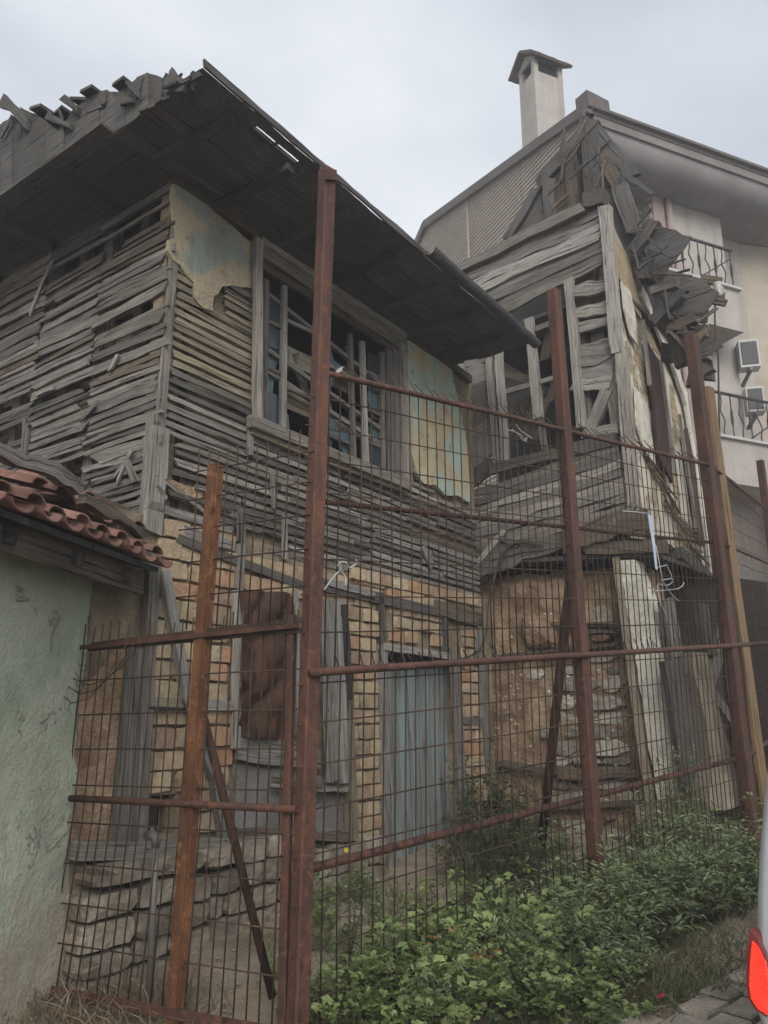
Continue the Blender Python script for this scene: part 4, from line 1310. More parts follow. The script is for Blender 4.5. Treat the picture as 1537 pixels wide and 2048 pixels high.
# ------------------------------------------------------------------ apartment block behind
def apartment():
    AC = AF
    AFs = Plane(AF.p(0, 0, -1.3), AF.A, Z)
    root = thing('apartment_building', AFs.p(5, .6), 'pinkish grey apartment block with ribbed beige side wall, deep eaves and balconies', 'building')
    ztop = AC.P(1168, 228)[2]
    # side wall cladding, horizontal ribs; the top follows the roof slope
    uB, zB = AS.uv(856, 450)
    uE, zE = AS.uv(840, 476)
    wall = thing_part('side_wall', root, AS.p(3, .6))
    edges = [-.05, uB * .33, AS.uv(937, 405)[0], uB, uE + 2.2]
    def top(u):
        if u < uB: return ztop + (zB - ztop) * u / uB
        return zB - (u - uB) * .5
    pitch = .1
    prof = [(0, 0), (.45, 0), (.55, .028), (.9, .028), (1.0, 0)]
    for a, b in zip(edges[:-1], edges[1:]):
        vs, fs = [], []
        z = 1.0
        n = 0
        zmax = max(top(a), top(b))
        while z < zmax:
            for (f, d) in prof[:-1]:
                zz = z + f * pitch
                # both ends clipped to the roof slope
                ua, ub = a + .008, b - .008
                if zz > top(ua) - .02 or zz > top(ub) - .02:
                    sl = (top(ub) - top(ua)) / (ub - ua)
                    if sl > 0: ua = min(ub, max(ua, ua + (zz + .02 - top(ua)) / sl))
                    elif sl < 0: ub = max(ua, min(ub, ub + (zz + .02 - top(ub)) / sl))
                vs += [AS.p(ua, zz, d), AS.p(ub, zz, d)]
                if n: fs.append((2 * n - 2, 2 * n - 1, 2 * n + 1, 2 * n))
                n += 1
            z += pitch
        mk('cladding_panel', vs, fs, M['cladding'], wall)
    for u in (edges[2],):
        uplank('joint_strip', AS, u, 1, u, top(u) - .05, .06, .03, .035, M['cladding'], wall, seg=1, jag=0, endjag=0)
    uplank('verge_trim', AS, -.1, ztop - .02, uB + .05, zB + .0, .22, .08, .1, M['trim'], wall, seg=2, jag=0, endjag=0)
    uplank('verge_trim', AS, uB, zB, uE + 2.2, top(uE + 2.2), .22, .08, .1, M['trim'], wall, seg=2, jag=0, endjag=0)
    # roof slopes
    Lr = 16.0
    roof = thing_part('roof', root, AFs.p(4, ztop))
    e0 = 0.1
    slab('roof_slope', [AS.p(-e0, ztop - e0 * (zB - ztop) / uB + .12, .12), AS.p(uB, zB + .12, .12), AS.p(uB, zB + .12, -Lr), AS.p(-e0, ztop - e0 * (zB - ztop) / uB + .12, -Lr)], (0, 0, 1), .12, M['trim'], roof)
    slab('roof_slope', [AS.p(uB, zB + .12, .12), AS.p(uB + 6, zB - 2.9, .12), AS.p(uB + 6, zB - 2.9, -Lr), AS.p(uB, zB + .12, -Lr)], (0, 0, 1), .12, M['trim'], roof)
    # eave along the front: fascia, cornice, soffit
    zf = AFs.uv(1350, 295, 1.3)[1]
    AE = lambda u, z, o: AFs.p(u, z, o)
    ep = AFs.uv(1196, 240, 1.3)
    u0 = ep[0]
    plank('fascia', AE(u0 - .15, zf - .05, 1.35), AE(u0 + Lr, zf - .05, 1.35), Z, .26, AFs.N, .06, M['fascia'], roof, seg=2, jag=0, endjag=0)
    plank('eave_edge', AE(u0 - .2, zf + .1, 1.42), AE(u0 + Lr, zf + .1, 1.42), Z, .06, AFs.N, .12, M['trim'], roof, seg=2, jag=0, endjag=0)
    def corn(a, b):
        u = u0 - .05 + Lr * a
        an = b * math.pi / 2
        return AE(u, zf - .18 - .42 * math.sin(an), .95 + .38 * math.cos(an))
    sheet('cornice', corn, 1, 8, M['soffit_grey'], roof)
    slab('soffit', [AE(u0 - .05, zf - .6, .98), AE(u0 + Lr, zf - .6, .98), AE(u0 + Lr, zf - .6, -.2), AE(u0 - .05, zf - .6, -.2)], (0, 0, -1), .05, M['soffit_grey'], roof)
    slab('eave_end', [AE(u0 - .1, zf + .2, 1.36), AE(u0 - .1, zf - .2, 1.36), AE(u0 - .1, zf - .62, .95), AE(u0 - .1, zf - .62, -.1), AE(u0 - .1, zf + .5, -.1)], -AFs.A, .06, M['fascia'], roof)
    plank('ridge_cap', AE(u0 - .35, zf + .28, 1.3), AE(u0 + .25, zf + .32, 1.2), Z, .34, AFs.N, .3, M['trim'], roof, seg=1, jag=0, endjag=0)
    # front wall
    slab('front_wall', [AFs.p(.05, .5, 0), AFs.p(Lr, .5, 0), AFs.p(Lr, zf - .6, 0), AFs.p(.05, zf - .6, 0)], AFs.N, .25, M['stucco'], root)
    # projecting bay with a pink pilaster, its side ribbed like the flank
    ub = AFs.uv(1302, 400, .55)[0]
    zb = AFs.uv(1305, 348, .55)[1]
    box('bay', AFs.p(ub + 1.0, zb / 2 + .2, .27), AFs.A, AFs.N, Z, 1.9, .5, zb - .4, M['stucco'], root)
    for k in range(int((zb - 1.2) / .22)):
        box('bay_rib', AFs.p(ub + .02, 1.2 + k * .22, .27), AFs.A, AFs.N, Z, .06, .5, .13, M['cladding'], root) if k > (zb - 1.2) / .22 - 10 else None
    box('pilaster', AFs.p(ub + .18, zb / 2 + .25, .53), AFs.A, AFs.N, Z, .3, .06, zb - .5, M['stucco_pink'], root)
    tube('drainpipe', [AFs.p(ub + .42, zb - .02, .6), AFs.p(ub + .42, 1, .6)], .07, M['stucco_pink'], root, 8)
    # balconies
    def balcony(xl, yl, xr, yr, yb, depth, labelled, nb, dark=False):
        FB_ = Plane(AFs.p(0, 0, depth), AFs.A, Z)
        b = thing_part('balcony', root, FB_.P(xl, yl))
        (ua, za), (ub_, zb_) = FB_.uv(xl, yl), FB_.uv(xr, yr)
        zt = (za + zb_) / 2
        zl = FB_.uv(xr, yb)[1]
        box('parapet', FB_.p((ua + ub_) / 2, (zt + zl) / 2, -.06), AFs.A, AFs.N, Z, ub_ - ua, .12, zt - zl, M['stucco'], b)
        box('parapet', AFs.p(ua + .06, (zt + zl) / 2, depth / 2 - .06), AFs.A, AFs.N, Z, .12, depth - .13, zt - zl, M['stucco'], b)
        box('parapet', AFs.p(ub_ - .06, (zt + zl) / 2, depth / 2 - .06), AFs.A, AFs.N, Z, .12, depth - .13, zt - zl, M['stucco'], b)
        box('slab', AFs.p((ua + ub_) / 2, zl + .06, depth / 2 - .06), AFs.A, AFs.N, Z, ub_ - ua - .26, depth - .14, .12, M['stucco_ochre'], b)
        box('coping', FB_.p((ua + ub_) / 2, zt + .025, -.04), AFs.A, AFs.N, Z, ub_ - ua + .06, .22, .05, M['ac_white'], b)
        rail = thing_part('railing', b, FB_.p(ua, zt))
        H = .95
        box('handrail', FB_.p((ua + ub_) / 2, zt + H, -.06), AFs.A, AFs.N, Z, ub_ - ua, .05, .04, M['rail_iron'], rail)
        tube('diagonal_bar', [FB_.p(ua + (ub_ - ua) * .45, zt + .08, -.06), FB_.p(ub_ - .05, zt + H * .8, -.06)], .014, M['rail_iron'], rail, 5)
        for i in range(nb):
            u = ua + .06 + (ub_ - ua - .12) * i / (nb - 1)
            pts, rr = [], []
            for q in range(11):
                f = q / 10
                wv = .05 * math.sin(f * math.pi * 4 + (i % 2) * math.pi) * (1 if .2 < f < .75 else 0)
                pts.append(FB_.p(u + wv * (i % 2), zt + .03 + f * (H - .04), -.06))
                rr.append(.014 + (.016 if .3 < f < .7 and i % 2 == 0 else 0))
            tube('baluster', pts, rr, M['rail_iron'], rail, 5)
        # a doorway behind the rail
        uc = (ua + ub_) / 2
        box('door_recess', AFs.p(uc - .2, zt + .35, .02), AFs.A, AFs.N, Z, 1.3, .05, 2.2, M['stucco_pink'], b)
        box('door_glass', AFs.p(uc - .2, zt + .3, .055), AFs.A, AFs.N, Z, .9, .03, 2.0, M['glass_dark'], b)
        return b
    balcony(1336, 545, 1478, 581, 662, 1.15, 1, 9)
    balcony(1432, 870, 1590, 905, 985, 1.15, 2, 9)
    # pink strip and ochre return wall at the far side
    us = AFs.uv(1425, 750, .02)[0]
    box('pink_strip', AFs.p(us, 4.5, .03), AFs.A, AFs.N, Z, .45, .06, 8.0, M['stucco_pink'], root)
    uo = AFs.uv(1478, 700, .0)[0]
    OW = Plane(AFs.p(uo, 0, 0), AFs.A * .55 - AFs.N * .0 + AFs.N * .83, Z)
    slab('return_wall', [AFs.p(uo + .4, .5, .0), AFs.p(uo + 3.0, .5, .55), AFs.p(uo + 3.0, zf - .62, .55), AFs.p(uo + .4, zf - .62, .0)], AFs.N - AFs.A * .2, .2, M['stucco_ochre'], root)
    # chimney on the roof
    ch = thing_part('chimney', root, AFs.p(1.0, ztop))
    cc = AS.P(1088, 262, -.55)
    ax, ay = AFs.A, AFs.N
    bw = .95
    cz0, ztc = cc.z - 1.2, None
    r = ray(1088, 168)
    hd = math.hypot(cc.x, cc.y)
    hr = math.hypot(r.x, r.y)
    zt = EYE + r.z * hd / hr
    box('shaft', V((cc.x, cc.y, (cz0 + zt) / 2)), ax, ay, Z, bw * .8, bw * .62, zt - cz0, M['stucco'], ch)
    hcap = .55
    box('flue_shade_block', V((cc.x, cc.y, zt + hcap * .3)), ax, ay, Z, bw * .55, bw * .45, hcap * .6, M['inside_shade'], ch)  # solid near-black block, the shade of the flue mouth put into its colour
    for sx in (-1, 1):
        for sy in (-1, 1):
            box('cap_pier', V((cc.x, cc.y, zt + hcap * .3)) + ax * sx * bw * .34 + ay * sy * bw * .25, ax, ay, Z, .11, .11, hcap * .6, M['stucco'], ch)
    zr = zt + hcap * .6
    for sy in (-1, 1):
        for k in range(8):
            a = -.56 + k * .14
            p0 = V((cc.x, cc.y, zr + .34)) + ax * (a + .07) * bw * 1.05
            p1 = V((cc.x, cc.y, zr - .04)) + ax * (a + .07) * bw * 1.05 + ay * sy * bw * .48
            plank('cap_tile', p0, p1, ax, .135, (p1 - p0).cross(ax) * (1 if (p1 - p0).cross(ax).z > 0 else -1), .06, M['old_tile'], ch, seg=2, jag=.03)
    for sx in (-1, 1):
        slab('cap_gable', [V((cc.x, cc.y, zr)) + ax * sx * bw * .42 + ay * bw * .34, V((cc.x, cc.y, zr + .27)) + ax * sx * bw * .42, V((cc.x, cc.y, zr)) + ax * sx * bw * .42 - ay * bw * .34], ax * sx, .05, M['stucco'], ch)
    # far corner of the block so it is closed
    slab('back_wall', [AS.p(uB + 6, .5, 0), AS.p(uB + 6, .5, -Lr), AS.p(uB + 6, zB - 3, -Lr), AS.p(uB + 6, zB - 3, 0)], AS.A, .2, M['stucco'], root)
    slab('end_wall', [AS.p(0, .5, -Lr), AS.p(uB + 6, .5, -Lr), AS.p(uB + 6, zB - 3, -Lr), AS.p(uB, zB, -Lr), AS.p(0, ztop - .5, -Lr)], -AS.N, .2, M['stucco'], root)
    # air conditioners
    for (x0, y0, x1, y1, lab) in ((1481, 682, 1512, 742, 'upper white air conditioner unit on the apartment wall beside the balconies'), (1494, 776, 1523, 830, 'lower white air conditioner unit beside the second balcony railing')):
        P_ = Plane(AFs.p(0, 0, .75), AFs.A, Z)
        c = (P_.P(x0, y0) + P_.P(x1, y1)) / 2
        ac = thing('air_conditioner', c, lab, 'air conditioner', 'air conditioners on the apartment wall')
        hgt = abs(P_.P(x0, y0).z - P_.P(x1, y1).z)
        wdt = hgt * 1.0
        nrm = (AFs.N * .8 - AFs.A * .6).normalized()
        axx = V((-nrm.y, nrm.x, 0))
        box('casing', c, axx, nrm, Z, wdt * .62, .3, hgt, M['ac_white'], ac)
        box('grille', c + nrm * .155, axx, nrm, Z, wdt * .5, .03, hgt * .8, M['black_plastic'], ac)
        box('bracket', c - Z * (hgt / 2 + .04) - nrm * .3, axx, nrm, Z, .06, .9, .06, M['galv'], ac)
    return root
apartment()

# ------------------------------------------------------------------ shed with the green wall
def shed():
    g = V((-.19, -.98, 0)).normalized()
    G0 = V((-1.6, 4.35, 0))
    SH = Plane(G0, g, Z)
    if SH.N.x < 0: SH.N = -SH.N
    root = thing('shed', SH.p(1.2, .25), 'low shed with pale green limewashed wall and ragged red tile eave', 'shed')
    def wf(a, b):
        u = -.02 + 4.2 * a
        z = .1 + 2.42 * b
        bulge = .12 * max(0, .5 - b) ** 2 * 4 * max(0, 1 - u * 1.2)
        return SH.p(u - bulge * 1.2 * (a < .3), z, .03 * fn(u * 2, z * 2, 1) + .012 * fn(u * 6, z * 6, 2) + .006 * fn(u * 17, z * 17, 4) + bulge * .6)
    sheet('wall', wf, 70, 44, M['shed_green'], root)
    uslab('wall_core', SH, [(-.02, .1), (4.2, .1), (4.2, 2.5), (-.02, 2.5)], .3, -.05, M['mortar'], root)
    # end of the wall by the house
    sheet('wall_end', lambda a, b: SH.p(-.03 - .02 * fn(b * 7, a * 3), .1 + 2.4 * b, .02 - .4 * a), 6, 24, M['shed_green'], root)
    # gutter-edge board, tiles
    ez = 2.42
    plank('eave_board', SH.p(-.08, ez - .1, .2), SH.p(4.2, ez - .1, .2), Z, .13, SH.N, .03, M['wood_brown'], root, seg=10, jag=.06)
    for k in range(9):
        plank('rafter_end', SH.p(.1 + .5 * k, ez - .03, -.1), SH.p(.1 + .5 * k, ez - .1, .26), SH.A, .07, -Z, .07, M['wood_dark'], root, seg=2)
    slab('roof_deck', [SH.p(-.1, ez - .02, .3), SH.p(4.2, ez - .02, .3), SH.p(4.2, ez + .5, -1.6), SH.p(-.1, ez + .5, -1.6)], (0, 0, 1), .03, M['wood_dark'], root)
    pit = .185
    dirr = (SH.p(0, ez + .09, .36) - SH.p(0, ez + .39, -.7)).normalized()
    def tile_at(u, o0, z0, ln, r, up, mat=M['tile'], nm='roof_tile', yaw=0.0):
        vs, fs = [], []
        nn = 7
        dd = (dirr + SH.A * yaw).normalized()
        for e in (0, 1):
            for k in range(nn):
                an = math.pi * k / (nn - 1)
                rr = r * (1 - .12 * e)
                for th in (0, .014):
                    s = 1 if up else -1
                    vs.append(SH.p(u, z0, o0) - dd * ln * e + SH.A * math.cos(an) * (rr - th * (1 if up else 1)) + Z * s * math.sin(an) * (rr - th) * .62)
        def id(e, k, t): return e * nn * 2 + k * 2 + t
        for k in range(nn - 1):
            fs += [(id(0, k, 0), id(0, k + 1, 0), id(1, k + 1, 0), id(1, k, 0)), (id(0, k, 1), id(1, k, 1), id(1, k + 1, 1), id(0, k + 1, 1)), (id(0, k, 0), id(0, k, 1), id(0, k + 1, 1), id(0, k + 1, 0))]
        return mk(nm, vs, fs, mat, root, None, True)
    k = 0
    u = -.06
    while u < 3.6:
        tile_at(u, .37 + U_(-.012, .012), ez + .02 + U_(-.008, .008), .42, .08, False)
        tile_at(u + pit / 2, .36 + U_(-.02, .02), ez + .03 + U_(-.01, .01), .42, .072, True)
        u += pit * U_(.97, 1.03)
    # upper tiles in disorder and the rotten timber on them
    u = -.1
    while u < .75:
        tile_at(u, .12 + U_(-.05, .05), ez + .2 + U_(-.02, .03), .4, .085, rng.random() < .6, yaw=U_(-.3, .3))
        u += .12
    for (u, o, z, yw) in ((.12, .1, .27, .6), (.25, .05, .3, 1.0), (.45, .0, .33, .3), (.3, .15, .24, -.4)):
        tile_at(u, o, ez + z, .32, .08, True, yaw=yw)
    plank('rotten_beam', SH.p(.55, ez + .27, .2), SH.p(2.6, ez + .27, .16), Z, .075, SH.N, .05, M['wood'], root, seg=30, jag=.22, warp=.004, endjag=.9)
    plank('rotten_beam', SH.p(.08, ez + .14, .28), SH.p(.62, ez + .2, .25), Z, .05, SH.N, .05, M['wood_brown'], root, seg=10, jag=.25, warp=.02, endjag=.9)
    plank('rotten_beam', SH.p(-.15, ez + .3, .02), SH.p(.5, ez + .36, -.05), Z, .09, SH.N, .06, M['wood_brown'], root, seg=8, jag=.25, warp=.02, endjag=.9)
    return root
shed()

# ------------------------------------------------------------------ steel fence
def fence():
    root = thing('steel_fence', FN.p(0, .25), 'tall rusty steel fence with wire mesh panels and square posts along the street', 'fence')
    RP, RD, RA = M['rust_post'], M['rust_dark'], M['rust_angle']
    def post(nm, pl, a, b, w, m=RP, off=0.0, base=None, d=None):
        p1, p0 = pl.P(a[0], a[1], off), pl.P(b[0], b[1], off)
        ax = (p1 - p0).normalized()
        if base is not None: p0 = p0 - ax * ((p0.z - base) / ax.z)
        A_ = pl.A
        d = d or w
        vs, fs = [], []
        N_ = ax.cross(A_).normalized()
        ch = .008
        prof = []
        for (sx, sy) in ((1, 1), (-1, 1), (-1, -1), (1, -1)):
            prof += [(sx * (w / 2 - ch), sy * d / 2), (sx * w / 2, sy * (d / 2 - ch))] if sx * sy < 0 else [(sx * w / 2, sy * (d / 2 - ch)), (sx * (w / 2 - ch), sy * d / 2)]
        n = len(prof)
        nl = 6
        for l in range(nl + 1):
            q = p0.lerp(p1, l / nl)
            for (x, y) in prof: vs.append(q + A_ * x + N_ * y)
        for l in range(nl):
            for k in range(n):
                fs.append((l * n + k, l * n + (k + 1) % n, (l + 1) * n + (k + 1) % n, (l + 1) * n + k))
        # open top: inner lip
        for (x, y) in prof: vs.append(p1 + A_ * x * .9 + N_ * y * .9)
        for (x, y) in prof: vs.append(p1 - ax * .3 + A_ * x * .9 + N_ * y * .9)
        t0, t1, t2 = nl * n, (nl + 1) * n, (nl + 2) * n
        for k in range(n):
            k2 = (k + 1) % n
            fs += [(t0 + k, t0 + k2, t1 + k2, t1 + k), (t1 + k, t1 + k2, t2 + k2, t2 + k)]
        fs.append(tuple(t2 + k for k in range(n)))
        return mk(nm, vs, fs, m, root)
    post('post', FN, (655, 342), (596, 2040), .074, base=.15)
    # flat cap plate standing proud on the near post
    pslab('cap_plate', FN, [(650, 338), (674, 339), (675, 360), (652, 358)], .008, .055, RP, root)
    post('post', FN, (1108, 582), (1191, 1700), .08, base=.2)
    post('post', FN, (1383, 672), (1503, 1650), .1, base=.3)
    post('post', FL, (584, 1230), (566, 2040), .04, RP, .0, base=.15)
    # wooden post behind the third steel one
    wplank('timber_post', FN, (1412, 780), (1530, 1650), .14, .1, -.12, M['wood_raw'], root, seg=8, jag=.03)
    # angle-iron post of the short return panel
    p0, p1 = FL.P(340, 2045, .03), FL.P(425, 928, .03)
    p0.z -= .1
    plank('angle_post', p0, p1, FL.A, .058, FL.N, .008, RA, root, seg=8, jag=.0, endjag=.0)
    plank('angle_post', p0 - FL.A * .03 - FL.N * .028, p1 - FL.A * .03 - FL.N * .028, FL.N, .05, FL.A, .008, RA, root, seg=8, jag=.0, endjag=.0)
    # raking struts
    def strut(a, b, r, m=RP):
        return tube('strut', [a, a.lerp(b, .5) + Z * .004, b], r, m, root, 8)
    a = FL.P(398, 1395, -.05)
    b = ground(548, 2040) + V((.05, .3, 0))
    rr = ray(546, 1995)
    t = (FL.p(.2, 0, -.35) - V((0, 0, EYE))).dot(FL.N) / rr.dot(FL.N)
    strut(a, V((0, 0, EYE)) + rr * t, .021)
    a = FN.P(1143, 1140, -.06)
    rr = ray(1080, 1725)
    t = (FN.p(1, 0, -.75) - V((0, 0, EYE))).dot(FN.N) / rr.dot(FN.N)
    strut(a, V((0, 0, EYE)) + rr * t, .034)

    TE = 4.52
    zt = lambda u: 3.25 + .108 * u
    zm = lambda u: 2.59 + .1 * u
    zu = lambda u: 1.775 + .083 * u
    zl = lambda u: .935 + .066 * u
    zb = lambda u: .33 + .055 * u
    def rail(nm, f, u0, u1, r, o, m, pl=FN, n=10, wob=.006):
        pts = [pl.p(u0 + (u1 - u0) * i / n, f(u0 + (u1 - u0) * i / n) + wob * fn(i * .7 + r * 90, 3), o) for i in range(n + 1)]
        return tube(nm, pts, r, m, root, 8)
    rail('rail', zt, .04, TE, .016, .02, RP)
    rail('rail', zm, .05, TE, .014, -.03, RP)
    rail('rail', zu, -.02, TE + .25, .019, .05, RP)
    rail('rail', zl, .02, TE, .021, -.045, RP)
    rail('rail', zb, .02, TE, .014, -.02, RD)
    # street mesh: horizontal and upright wires
    def wire(pts, r=.0039):
        return tube('wire', pts, r, RD, root, 5)
    lv = [(3.11, .106), (2.953, .104), (2.786, .102), (2.624, .1), (2.466, .097), (2.297, .093), (2.121, .09), (1.95, .086),
          (1.721, .081), (1.548, .079), (1.369, .076), (1.184, .072), (1.0, .068), (.814, .064), (.623, .06), (.436, .057)]
    for i, (z0, k) in enumerate(lv):
        wire([FN.p(-.05 + (TE + .05) * q / 8, z0 + k * TE * q / 8 + .006 * fn(i * 3.1 + q * .6, 1), .005 + .008 * fn(q * .8, i)) for q in range(9)])
    u = .1
    n = 0
    while u < TE:
        jog = U_(-.006, .006)
        b0 = U_(-.012, .012)
        # upper panel wire with its inward bent spike
        tp = zt(u)
        wire([FN.p(u + b0, zu(u) - .02, 0), FN.p(u + b0 * .5, (zu(u) + tp) / 2, .004 + .006 * fn(u * 3, 4)), FN.p(u, tp + .01, 0), FN.p(u + U_(-.02, .02), tp + .11 + U_(-.02, .02), -.075)])
        # lower panel wire with a short straight spike above the tube
        ul = u + .02 + jog
        wire([FN.p(ul - b0, zb(u) - .06, 0), FN.p(ul, (zb(u) + zu(u)) / 2, .006 * fn(u * 4, 9)), FN.p(ul, zu(u) + .0, .01), FN.p(ul - .015 + U_(-.012, .012), zu(u) + .085 + U_(-.02, .015), -.01 + U_(-.02, .02))])
        u += .072 * (U_(.55, 1.25) if rng.random() < .12 else U_(.96, 1.04))
        n += 1
    # far run, turning up the street
    FC = Plane(FN.p(TE, 0), (math.sin(math.radians(34.3)), math.cos(math.radians(34.3)), 0), Z)
    L2 = 4.2
    for (f, r) in ((zt, .016), (zm, .014), (zu, .018), (zl, .02)):
        pts = [FC.p(L2 * i / 4, f(TE) + .085 * L2 * i / 4, 0) for i in range(5)]
        tube('rail', pts, r, RP, root, 7)
    for (z0, k) in lv[::1]:
        tube('wire', [FC.p(0, z0 + k * TE, 0), FC.p(L2, z0 + k * TE + .085 * L2, 0)], .0036, RD, root, 4)
    u = .04
    while u < L2:
        tp = zt(TE) + .085 * u
        tube('wire', [FC.p(u, zb(TE) + .085 * u, 0), FC.p(u, tp, 0), FC.p(u + .01, tp + .11, -.07)], .0036, RD, root, 4)
        u += .06
    for u in (3.4,):
        tube('post', [FC.p(u, .3, -.05), FC.p(u, zt(TE) + .085 * u + .7, -.05)], .055, RP, root, 4, True, False)

    # ---- return panel to the shed
    LE = 1.4
    for i, z in enumerate((1.792, 1.615, 1.443, 1.266, 1.086, .895, .71, .53)):
        wire([FL.p(.02, z, 0), FL.p(.7, z - .012 + .006 * fn(i, 2), .004), FL.p(LE + U_(-.02, .05) + .02 * (i > 5), z - .028, 0)])
    for k, (dz, oo) in enumerate(((0, .02), (.03, -.01), (-.02, 0))):
        plank('angle_rail', FL.p(.02, 1.985 + dz, .02 + oo), FL.p(LE * (1 if k == 0 else .97), 1.935 + dz * .5, .02 + oo), Z, .022, FL.N, .008, RD if k else RP, root, seg=5, jag=.03)
    tube('rail', [FL.p(.02, 1.195, .03), FL.p(LE - .02, 1.178, .03)], .017, M['rust_post'], root, 8)
    plank('angle_rail', FL.p(.02, .335, .03), FL.p(LE + .1, .3, .03), Z, .045, FL.N, .01, RP, root, seg=5, jag=.0)
    u = .06
    while u < LE + .05:
        s = U_(-.006, .006)
        wire([FL.p(u * 1.06, .3, 0), FL.p(u + s, 1.1, .004), FL.p(u * .99, 1.95, 0), FL.p(u * .985 + U_(-.008, .008), 2.06 + U_(-.02, .02), .0)])
        u += .0625
    # upper scrap of mesh between the angle post and the near post
    for i, z in enumerate((2.826, 2.675, 2.51, 2.345, 2.17)):
        wire([FL.p(-.02, z, .01), FL.p(.4, z + .0, .01), FL.p(.77 + U_(-.02, .03), z - .005 + .012 * (i == 2), .015)])
    u = .07
    while u < .74:
        wire([FL.p(u + .012, 2.0, .012), FL.p(u, 2.5, .012), FL.p(u + U_(-.01, .0), 2.93 + U_(-.03, .03), .014)])
        u += .0625
    # rusty tie wires at the top of the return panel
    tangle = []
    for k in range(3):
        pts = [FL.p(.95 + .12 * q + .02 * k, 1.95 - .16 * math.sin(q / 5 * math.pi) * (1 + .3 * k) - .02 * q, .05 + .03 * k) for q in range(6)]
        tube('tie_wire', pts, .0028, RD, root, 4)
    return root
fence()

# ------------------------------------------------------------------ parked car at the right edge
def car():
    ha = math.radians(42)
    h = V((math.sin(ha), math.cos(ha), 0))
    r = V((h.y, -h.x, 0))
    Pc = V((1.125, 2.6, 0))
    RR = Plane(Pc, r, Z)
    gzc = gz(1.5, 3.5)
    root = thing('parked_car', Pc + r * .85 + h * 2 + Z * gzc, 'white hatchback with its red tail lamp lit, cut by the right edge', 'car')
    prof = [(1530, 2075), (1512, 2035), (1505, 1990), (1502, 1955), (1505, 1900), (1509, 1850), (1510, 1790), (1514, 1710), (1520, 1640), (1528, 1560), (1537, 1475), (1552, 1400), (1580, 1345)]
    left = [RR.uv(*q) for q in prof]
    Wd = 1.66
    base = left[0][1]
    outline = [(left[0][0] + .04, base - .28), (left[0][0] + .01, base - .14)] + left
    cen = Wd / 2
    full = outline + [(Wd - u, z) for (u, z) in reversed(outline)]
    ztop = max(z for _, z in full)
    st = [(-.02, .0, .96, .97), (.04, .0, 1.0, 1.0), (.6, 0, 1.02, 1.0), (1.6, 0, 1.03, 1.0), (2.4, 0, 1.03, .99)]
    zb = min(z for _, z in full)
    zbelt = zb + .62
    stations = [(-.03, .955, 0), (.03, 1.0, 0), (.5, 1.015, 0), (1.4, 1.02, 0), (2.3, 1.02, 0), (2.85, 1.015, .55), (3.1, 1.0, .96), (3.7, .97, 1.0), (3.95, .9, 1.05)]
    vs, fs = [], []
    n = len(full)
    for (y, k, drop) in stations:
        for (u, z) in full:
            zz = z
            if z > zbelt: zz = z - (z - zbelt) * min(1, drop) * .98
            if drop > 1: zz = zb + (zz - zb) * .93
            uu = cen + (u - cen) * k
            if z > zbelt and drop > .5: uu = cen + (uu - cen) * 1.0
            vs.append(Pc + r * uu + h * y + Z * zz)
    for l in range(len(stations) - 1):
        for k in range(n):
            k2 = (k + 1) % n
            fs.append((l * n + k, l * n + k2, (l + 1) * n + k2, (l + 1) * n + k))
    fs.append(tuple(range(n))[::-1])
    fs.append(tuple((len(stations) - 1) * n + k for k in range(n)))
    body = mk('body', vs, fs, M['white_paint'], root, None, True)
    # tail lamps wrapping the rear corners
    lamp = [(1511, 1853), (1526, 1868), (1541, 1900), (1549, 1950), (1553, 2005), (1546, 2024), (1524, 2010), (1508, 1985), (1504, 1955), (1506, 1900)]
    uvl = [RR.uv(*q) for q in lamp]
    cl = V((sum(q[0] for q in uvl) / len(uvl), sum(q[1] for q in uvl) / len(uvl)))
    for mir in (0, 1):
        fu = (lambda u: Wd - u) if mir else (lambda u: u)
        order = (lambda l: l[::-1]) if mir else (lambda l: l)
        rim = slab('tail_lamp', order([RR.p(fu(u), z, .055) for u, z in uvl]), -h, .06, M['lamp_rim'], root)
        inner = [(cl[0] + (u - cl[0]) * .82 + .006, cl[1] + (z - cl[1]) * .84 - .008) for u, z in uvl]
        slab('lens', order([RR.p(fu(u), z, .063) for u, z in inner]), -h, .015, M['lamp_red'], rim)
        for k in range(0):
            zz = cl[1] - .085 + k * .02
            a, b = sorted((fu(cl[0] - .03 + .004 * k), fu(cl[0] + .045)))
            box('lens_rib', RR.p((a + b) / 2, zz, .066), r, -h, Z, b - a, .008, .006, M['lamp_red'], rim)
    # rear window, bumper, plate, wheels
    slab('rear_window', [RR.p(cen - .5, zbelt + .1, .04), RR.p(cen + .5, zbelt + .1, .04), RR.p(cen + .42, ztop - .1, .03), RR.p(cen - .42, ztop - .1, .03)], -h, .03, M['glass_car'], root)
    box('bumper', RR.p(cen, zb + .22, .03), r, -h, Z, Wd * .96, .12, .22, M['white_paint'], root)
    box('number_plate', RR.p(cen, zb + .45, .05), r, -h, Z, .5, .02, .11, M['white_plastic'], root)
    for (y, sgn) in ((.75, 0), (.75, 1), (3.25, 0), (3.25, 1)):
        c = Pc + r * (.06 if sgn == 0 else Wd - .06) + h * y
        c.z = gz(c.x, c.y) + .32
        pts = [c - r * .1, c + r * .1]
        wh = tube('wheel', [c - r * .1, c - r * .08, c + r * .08, c + r * .1], [.29, .31, .31, .29], M['rubber'], root, 20)
        tube('rim', [c - r * .11, c + r * .11], .2, M['galv'], wh, 14)
    return root
car()

